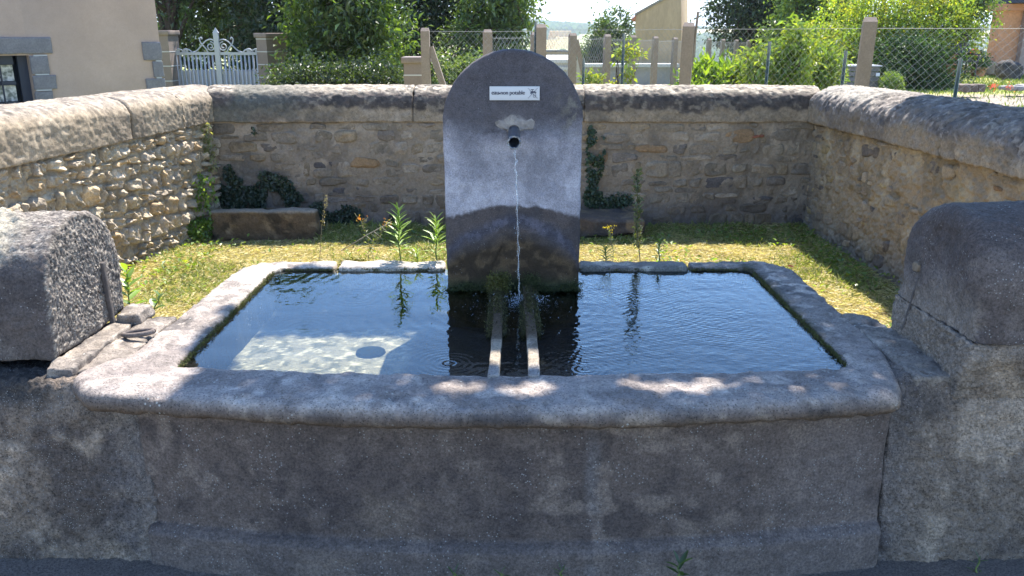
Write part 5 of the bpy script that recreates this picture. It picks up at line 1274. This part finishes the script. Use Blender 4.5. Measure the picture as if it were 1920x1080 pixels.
m = MB(); m.box(x0-.04, x0+.55, y0, y0+.55, z0+.40, z0+.45); m.part('seat', dkw, ch)
for i in range(5):
    m = MB(); xx = x0+.02+i*.115; m.hexa([(xx, y0+.5, z0+.45), (xx+.07, y0+.5, z0+.45), (xx+.07, y0+.53, z0+.45), (xx, y0+.53, z0+.45), (xx-.0, y0+.72, z0+.95), (xx+.07, y0+.72, z0+.95), (xx+.07, y0+.75, z0+.95), (xx, y0+.75, z0+.95)]); m.part('back_slat', dkw, ch)
for sx in (-.03, .5):
    m = MB(); m.box(x0+sx, x0+sx+.06, y0, y0+.6, z0+.62, z0+.66); m.box(x0+sx+.01, x0+sx+.05, y0, y0+.04, z0+.45, z0+.62); m.part('armrest', dkw, ch)
ch.scale = (.7,)*3
# firewood / grey boulder by the house
q = W(1893, 140, 22.5); V, F = rblock(q[0]-.32, q[0]+.30, 22.3, 22.8, .42, .86, .05, .18); V = rough(V, F, (.10, 3, 4, 5), (.04, 10, 3, 6))
part('boulder', V, F, M['field'], None, blot(V, (.07, .065, .065), (.04, .04, .04), (.13, .12, .12), 6, 4), label='large dark grey rock pile in front of the orange house', cat='boulder')
# compost bin of planks
cbn = empty('compost_bin', (6.5, 16.5, .42), 'grey slatted compost bin behind the tall right fence post', 'bin')
a, b = W(1579, 165, 16.5), W(1650, 125, 16.5); pk = plain('grey_plank', (.14, .135, .125), .8, noise=(20, .8, 1.2)); Hh = (b[2]-.42)/6
for i in range(6):
    for (x0, x1, y0, y1) in ((a[0], b[0], 16.5, 16.53), (a[0], a[0]+.03, 16.53, 17.1), (b[0]-.03, b[0], 16.53, 17.1)):
        m = MB(); m.box(x0, x1, y0, y1, .42+i*Hh+.008, .42+(i+1)*Hh-.008); m.part('plank', pk, cbn)
m = MB(); m.box(a[0]-.03, b[0]+.03, 16.46, 17.14, b[2], b[2]+.025); m.part('lid', plain('bin_lid', (.3, .31, .32), .7), cbn)
for px in (1624, 1646):
    q = W(px, 140, 16.49); m = MB(); m.box(q[0]-.035, q[0]+.035, 16.48, 16.495, q[2]-.03, q[2]+.03); m.part('tag', plain('white_tag', (.75, .75, .75), .6), cbn)

# ------------------------------------------------------------------ trees, hedges and shrubs
dk1 = [(.035, .060, .022), (.05, .080, .028), (.028, .048, .020)]; md = [(.07, .12, .028), (.09, .14, .035), (.05, .095, .025)]; br = [(.16, .22, .03), (.21, .25, .035), (.12, .19, .03)]; yl = [(.20, .25, .03), (.26, .27, .035), (.14, .20, .03)]
def X_(px, Y): return (px-960)/FPX*(Y*cp+.4)
def E(px, z, Y, rx, ry, rz): return (X_(px, Y), Y, z, rx, ry, rz)
tree('dense_tree', 'tall dark tree with forked trunk behind the white gate', 'tree', (X_(470, 21), 21, -.3), (X_(480, 21), 21, 3.6), .22, [E(440, 3.4, 21, 2.0, 1.4, 1.7), E(370, 2.4, 22, 1.5, 1.2, 1.5), E(520, 3.6, 21, 1.4, 1.3, 1.6), E(430, 1.6, 23, 2.4, 1, 1.0), E(410, .3, 22, 2.6, .8, .9), E(560, 5.0, 21, 1.2, 1.0, 1.5), E(500, 5.2, 21, .9, 1.0, 1.2)], 860, 40, .13, md+dk1, seed=1, clr=.32, nlimb=16)
tree('dense_tree', 'dark tree standing between the beige house and the gate', 'tree', (X_(330, 19), 19, -.3), (X_(335, 19), 19.2, 3.4), .14, [E(330, 2.8, 19.3, 1.1, 1.0, 1.8), E(300, 3.6, 20, 1.4, 1, 1.4)], 240, 36, .12, dk1+md, seed=2, clr=.28, nlimb=14)
tree('broadleaf_tree', 'light green tree with arching leaves right of the gate pillar', 'tree', (X_(655, 16), 16, .3), (X_(650, 16), 16, 3.2), .11, [E(655, 2.2, 16, 1.0, .9, 1.6), E(705, 1.7, 15.6, .75, .7, .9), E(620, 1.2, 16, .8, .8, .9), E(735, 1.35, 15.4, .5, .5, .35)], 460, 34, .13, [(.06, .105, .028), (.10, .16, .03), (.045, .08, .024)], seed=3, clr=.25, aspect=.42, nlimb=12)
tree('dense_tree', 'dark blue-green tree behind the light green one', 'tree', (X_(580, 19), 19, .1), (X_(580, 19), 19, 4.4), .2, [E(560, 3.6, 19, 1.5, 1.2, 1.8), E(600, 2.2, 19, 1.7, 1.2, 1.7), E(540, 1.5, 18.5, 1.2, 1, 1.2)], 560, 36, .12, dk1, 'leaf_dark', seed=4, clr=.3)
tree('dense_tree', 'broad dark tree behind the left fence post', 'tree', (X_(800, 22), 22, 0), (X_(800, 22), 22, 3.2), .2, [E(790, 2.6, 22, 1.7, 1.4, 1.9), E(860, 2.4, 22, 1.5, 1.3, 1.8), E(740, 1.2, 21, 1.4, 1, 1.2)], 560, 36, .13, dk1+[(.04, .075, .03)], 'leaf_dark', seed=5, clr=.33)
tree('broadleaf_tree', 'ragged green tree rising above the top of the headstone', 'tree', (X_(935, 20), 20, 0), (X_(940, 20), 20, 3.0), .14, [E(935, 2.2, 20, .9, .9, 1.6), E(975, 2.0, 20, .5, .6, .8), E(900, 1.2, 20, 1.0, .8, 1.2)], 330, 34, .12, md+[(.10, .16, .04)], seed=6, clr=.26, aspect=.45)
tree('round_tree', 'round dark-green tree left of the gable building', 'tree', (X_(1140, 36), 36, -3), (X_(1140, 36), 36, 1), .3, [E(1142, .9, 36, .95, 1.0, 1.55), E(1125, -.1, 36, 1.05, 1.1, 1.5), E(1162, -.2, 36, 1.0, 1, 1.5)], 900, 30, .14, [(.06, .10, .03), (.08, .12, .035), (.045, .08, .03)], seed=7, clr=.3)
tree('dense_tree', 'large dark tree right of the gable building', 'tree', (X_(1400, 31), 31, 0), (X_(1400, 31), 31, 3), .3, [E(1380, 2.6, 31, 1.3, 1.3, 1.9), E(1440, 2.6, 31, 1.6, 1.4, 2.1), E(1340, 2.9, 31, .5, .6, .8), E(1520, 2.8, 30, 1.6, 1.4, 2.0)], 760, 36, .15, dk1+[(.06, .10, .03)], 'leaf_dark', seed=8, clr=.36, aspect=.45)
tree('broadleaf_tree', 'mid-green tree between the dark tree and the yellow-green bush', 'tree', (X_(1490, 25), 25, 0), (X_(1490, 25), 25, 2.8), .13, [E(1480, 2.1, 25, .9, .9, 1.5), E(1530, 2.4, 25, 1.1, .9, 1.4)], 300, 34, .13, [(.09, .15, .03), (.13, .19, .04)], seed=9, clr=.3)
tree('large_shrub', 'huge yellow-green bush behind the tall right fence post', 'shrub', (X_(1650, 20), 20.5, .4), (X_(1650, 20), 20.5, 2.0), .1, [E(1640, 1.7, 20, 1.5, 1.1, 1.3), E(1580, 1.2, 19.6, 1.1, .9, .9), E(1720, 1.6, 19.6, 1.2, .9, 1.2), E(1540, .8, 19.4, .7, .7, .6)], 900, 40, .075, [(.28, .33, .035), (.34, .34, .04), (.20, .28, .03), (.16, .24, .03)], seed=10, clr=.22, nlimb=14)
tree('large_shrub', 'dark shaded lower bush under the yellow-green crown', 'shrub', (X_(1690, 19), 19, .4), (X_(1690, 19), 19, 1.2), .08, [E(1690, .95, 18.6, 1.0, .5, .65), E(1740, .8, 18.7, .8, .5, .5)], 380, 38, .065, [(.05, .09, .025), (.07, .12, .03)], 'leaf_dark', seed=11, clr=.2)
tree('broadleaf_tree', 'small-leaved green tree leaning over the dark sloping trunk at right', 'tree', (X_(1790, 20), 20.5, .4), (X_(1815, 20), 20.5, 2.4), .13, [E(1780, 2.3, 20.5, .75, .8, .95), E(1760, 2.6, 20.5, .9, .8, .8)], 420, 38, .075, [(.12, .18, .03), (.16, .22, .04), (.08, .13, .03)], seed=12, clr=.22)
tree('box_ball', 'clipped round green shrub beside the compost bin', 'shrub', (X_(1665, 16.3), 16.3, .42), (X_(1665, 16.3), 16.3, .6), .03, [E(1665, .66, 16.3, .19, .19, .22)], 110, 30, .035, [(.11, .18, .04), (.15, .22, .05)], seed=13, clr=.05, shell=.3, nlimb=4)
tree('laurel_bush', 'broad-leaved laurel bush right of the third fence post', 'shrub', (X_(1320, 13.5), 13.5, .42), (X_(1320, 13.5), 13.5, .7), .03, [E(1318, .82, 13.5, .38, .3, .32), E(1300, .7, 13.4, .25, .3, .3)], 130, 16, .12, [(.16, .26, .03), (.22, .31, .04), (.10, .18, .03)], seed=14, clr=.12, droop=-.6, aspect=.4, nlimb=5)
tree('laurel_bush', 'second laurel bush with yellowing tips next to the first', 'shrub', (X_(1368, 13.8), 13.8, .42), (X_(1368, 13.8), 13.8, .7), .03, [E(1365, .82, 13.8, .26, .3, .34)], 90, 16, .11, [(.18, .27, .03), (.28, .30, .04), (.10, .18, .03)], seed=15, clr=.12, droop=-.6, aspect=.4, nlimb=5)
tree('young_fruit_tree', 'young tree with long pale leaves left of the dark fence tube', 'tree', (X_(1408, 13), 13, .42), (X_(1408, 13), 13, 1.25), .02, [E(1408, 1.05, 13, .24, .25, .36)], 55, 16, .10, [(.15, .22, .05), (.20, .25, .06)], seed=16, clr=.13, aspect=.35, nlimb=8)
tree('young_fruit_tree', 'taller young tree with long hanging leaves right of the dark fence tube', 'tree', (X_(1482, 13), 13, .42), (X_(1482, 13), 13, 1.5), .022, [E(1480, 1.25, 13, .34, .3, .52), E(1450, 1.05, 13, .2, .2, .3)], 110, 16, .11, [(.15, .22, .04), (.22, .27, .05), (.10, .16, .03)], seed=17, clr=.14, aspect=.35, nlimb=10)
tree('young_fruit_tree', 'young bushy tree directly left of the compost bin', 'tree', (X_(1535, 13), 13.5, .42), (X_(1535, 13), 13.5, 1.3), .02, [E(1535, 1.08, 13.5, .32, .3, .42)], 120, 16, .09, [(.12, .19, .04), (.20, .25, .05)], seed=18, clr=.14, aspect=.38, nlimb=8)
tree('vine', 'yellow-green vine bush right of the hut gable', 'shrub', (X_(1110, 11), 11, .42), (X_(1115, 11), 11, .9), .015, [E(1110, .80, 11, .20, .15, .33), E(1098, 1.05, 11, .08, .1, .1), E(1128, .66, 11, .14, .1, .2)], 90, 16, .065, yl+br, seed=19, clr=.08, nlimb=8)
tree('vine', 'pale vine leaves drooping between the second and third far posts', 'shrub', (X_(1158, 11.5), 11.5, .42), (X_(1160, 11.5), 11.5, 1.4), .012, [E(1155, .75, 11.5, .12, .1, .2), E(1170, 1.35, 11.5, .20, .1, .07), E(1172, 1.1, 11.5, .06, .06, .2)], 60, 14, .075, yl+[(.2, .26, .08)], seed=20, clr=.07, nlimb=8)
tree('rose_bush', 'loose rose bush with pale flowers behind the back wall', 'shrub', (X_(1200, 10.5), 10.5, .42), (X_(1200, 10.5), 10.5, .8), .012, [E(1200, .72, 10.5, .16, .12, .22), E(1185, .7, 10.5, .1, .1, .1)], 46, 14, .06, [(.2, .26, .06), (.35, .36, .28), (.14, .2, .05)], seed=21, clr=.07, nlimb=8)
tree('golden_shrub', 'golden yellow shrub directly left of the third fence post', 'shrub', (X_(1250, 10), 10, .42), (X_(1250, 10), 10, .7), .012, [E(1250, .72, 10, .20, .15, .18), E(1268, .85, 10, .08, .1, .15)], 80, 15, .06, [(.34, .30, .02), (.40, .33, .03), (.22, .26, .03)], seed=22, clr=.07, nlimb=8)
tree('golden_shrub', 'small golden leaf tuft at the foot of the third fence post', 'shrub', (X_(1297, 9), 9, .42), (X_(1297, 9), 9, .6), .01, [E(1297, .74, 9, .06, .06, .12)], 26, 12, .05, [(.42, .32, .03), (.3, .28, .03)], seed=23, clr=.04, nlimb=4)
tree('hedge', 'dark shaded hedge between the gate pillar and the low block pillar', 'hedge', (X_(640, 12.5), 12.5, .3), (X_(640, 12.5), 12.5, .6), .05, [E(580, .75, 12.5, .6, .5, .45), E(660, .75, 12.5, .7, .5, .45), E(720, .8, 12.3, .4, .4, .45)], 520, 34, .06, [(.032, .055, .022), (.025, .042, .02), (.05, .08, .028)], seed=24, clr=.16, nlimb=6)
tree('hedge', 'scrub seen through the wire between the first two fence posts', 'hedge', (X_(860, 13), 13, .3), (X_(860, 13), 13, .6), .04, [E(850, .8, 13, .4, .3, .5), E(890, .9, 13.2, .35, .3, .5)], 220, 26, .06, [(.08, .13, .04), (.12, .17, .06)], seed=25, clr=.16, nlimb=6)
# dark leaning trunk on the right
m = MB(); m.tube([W(1755, 140, 20.2), W(1775, 112, 20.2), W(1800, 80, 20.2), W(1822, 50, 20.4)], [.22, .19, .15, .1], 9); m.part('tree_trunk', M['bark'], None, smooth=True, label='dark leaning bare trunk between the big bush and the orange house', cat='tree trunk')
# lawn blades near enough to see
n = 26000; x = rng.uniform(2.5, 15, n); y = rng.uniform(12.5, 26, n); P_ = np.stack([x, y, 0*x], 1)
gr_ = ss(.2, .0, np.abs((y-(14.6+.12*x))/2.6)-.5); mk_ = rng.random(n) > gr_*.85; x, y = x[mk_], y[mk_]; n = len(x)
V, F = leafV(np.stack([x, y, terrain_h(x, y)-.005], 1), .05+.05*rng.random(n), .25, np.stack([rng.normal(size=n)*.4, rng.normal(size=n)*.4, np.ones(n)], 1), rng.normal(size=(n, 3)))
part('lawn_grass', V, F, M['grass'], None, np.repeat(palc([(.19, .25, .05), (.25, .30, .07), (.14, .2, .04)], n), 4, 0), smooth=False, kind='stuff', label='bright sunlit lawn of the neighbouring garden')
# far wood on the hill
n = 26000; x = rng.uniform(-700, 900, n); y = rng.uniform(650, 1750, n); P_ = np.stack([x, y*.5, 0*x], 1); mk_ = fbm(P_, .006, 4, 21) > .0; x, y = x[mk_], y[mk_]; n = len(x)
c0 = np.stack([x, y, terrain_h(x, y)-1], 1); V, F = leafV(c0, 4+4*rng.random(n), 1.3, np.stack([rng.normal(size=n)*.1, rng.normal(size=n)*.1, np.ones(n)], 1), np.tile((0, -1, .2), (n, 1))+rng.normal(size=(n, 3))*.3)
part('far_wood', V, F, M['leaf_dark'], None, np.repeat(palc([(.09, .13, .075), (.12, .16, .085)], n), 4, 0), smooth=False, kind='stuff', label='hazy wood on the distant hillside')

enlarge(b0_, KB)
# ------------------------------------------------------------------ the big tree overhead that shades the fountain
def lit(X, Y):
    """where the photograph shows sun reaching the level of the rim (gaps in this tree's crown)"""
    w = .03*fbm(np.stack([X, Y, 0*X], 1), 9, 3, 77); X = X+w; Y = Y+w
    L = (X < -1.08) | ((X < -.99) & (Y < 2.62))
    L |= (Y > 3.80) & ((X < 2.42) | (Y > 5.55))
    L |= (X < -.20) & (Y > 3.65)
    L |= (X < -.98) & (Y > 3.10)
    L |= (X > -.98) & (X < -.28) & (Y > 2.62) & (Y < 3.36)
    L |= ((X+.17)/.085)**2+((Y-2.31)/.06)**2 < 1
    L |= ((X-.03)/.10)**2+((Y-2.31)/.045)**2 < 1
    L |= ((X-.47)/.18)**2+((Y-2.32)/.05)**2 < 1
    L |= ((X-.02)/.13)**2+((Y-2.54)/.09)**2 < 1
    return L
n = 110000
hh = rng.uniform(3.2, 5.4, n); tX = rng.uniform(-1.25, 4.2, n); tY = rng.uniform(.2, 5.7, n)
# rounded outline away from the photographed area
m_ = ~lit(tX, tY); tX, tY, hh = tX[m_], tY[m_], hh[m_]; n = len(tX)
P_ = np.stack([tX+.24*hh, tY+.56*hh, .6+hh], 1)
m_ = (rng.random(n) < .95); P_ = P_[m_]; n = len(P_)
ax = rng.normal(size=(n, 3))*.7+np.array([0, 0, -.3]); nr = rng.normal(size=(n, 3))*.5+np.array([0, 0, 1])
V, F = leafV(P_-ax/np.linalg.norm(ax, axis=1, keepdims=True)*.035, .06+.03*rng.random(n), .75, ax, nr)
lim_ = empty('lime_tree', (5.9, 4.6, .4), 'big leafy tree overhead that throws the dappled shade on the fountain', 'tree')
part('crown', V, F, M['leaf'], lim_, np.repeat(palc([(.07, .12, .03), (.09, .14, .035)], n), 4, 0), smooth=False)
m = MB(); sel = P_[rng.choice(n, 22, replace=False)]
sel = [p for p in sel if p[0] > 2.2]
branchtree(m, (5.9, 4.6, .3), (4.6, 5.0, 5.8), .2, sel, 5); m.part('trunk', M['bark'], lim_, smooth=True)

# ------------------------------------------------------------------ the air: thin summer haze over the plain
hz = MB(); hz.box(-16000, 16000, -6, 12500, -90, 220)
hm, nt, o = newmat('summer_haze'); v = nd(nt, 'ShaderNodeVolumePrincipled'); v.inputs['Color'].default_value = (.82, .90, 1, 1); v.inputs['Density'].default_value = .00022; v.inputs['Anisotropy'].default_value = .2
nt.links.new(v.outputs[0], o.inputs['Volume'])
hz.part('haze', hm, None, kind='stuff', label='thin pale haze lying over the distant hills')
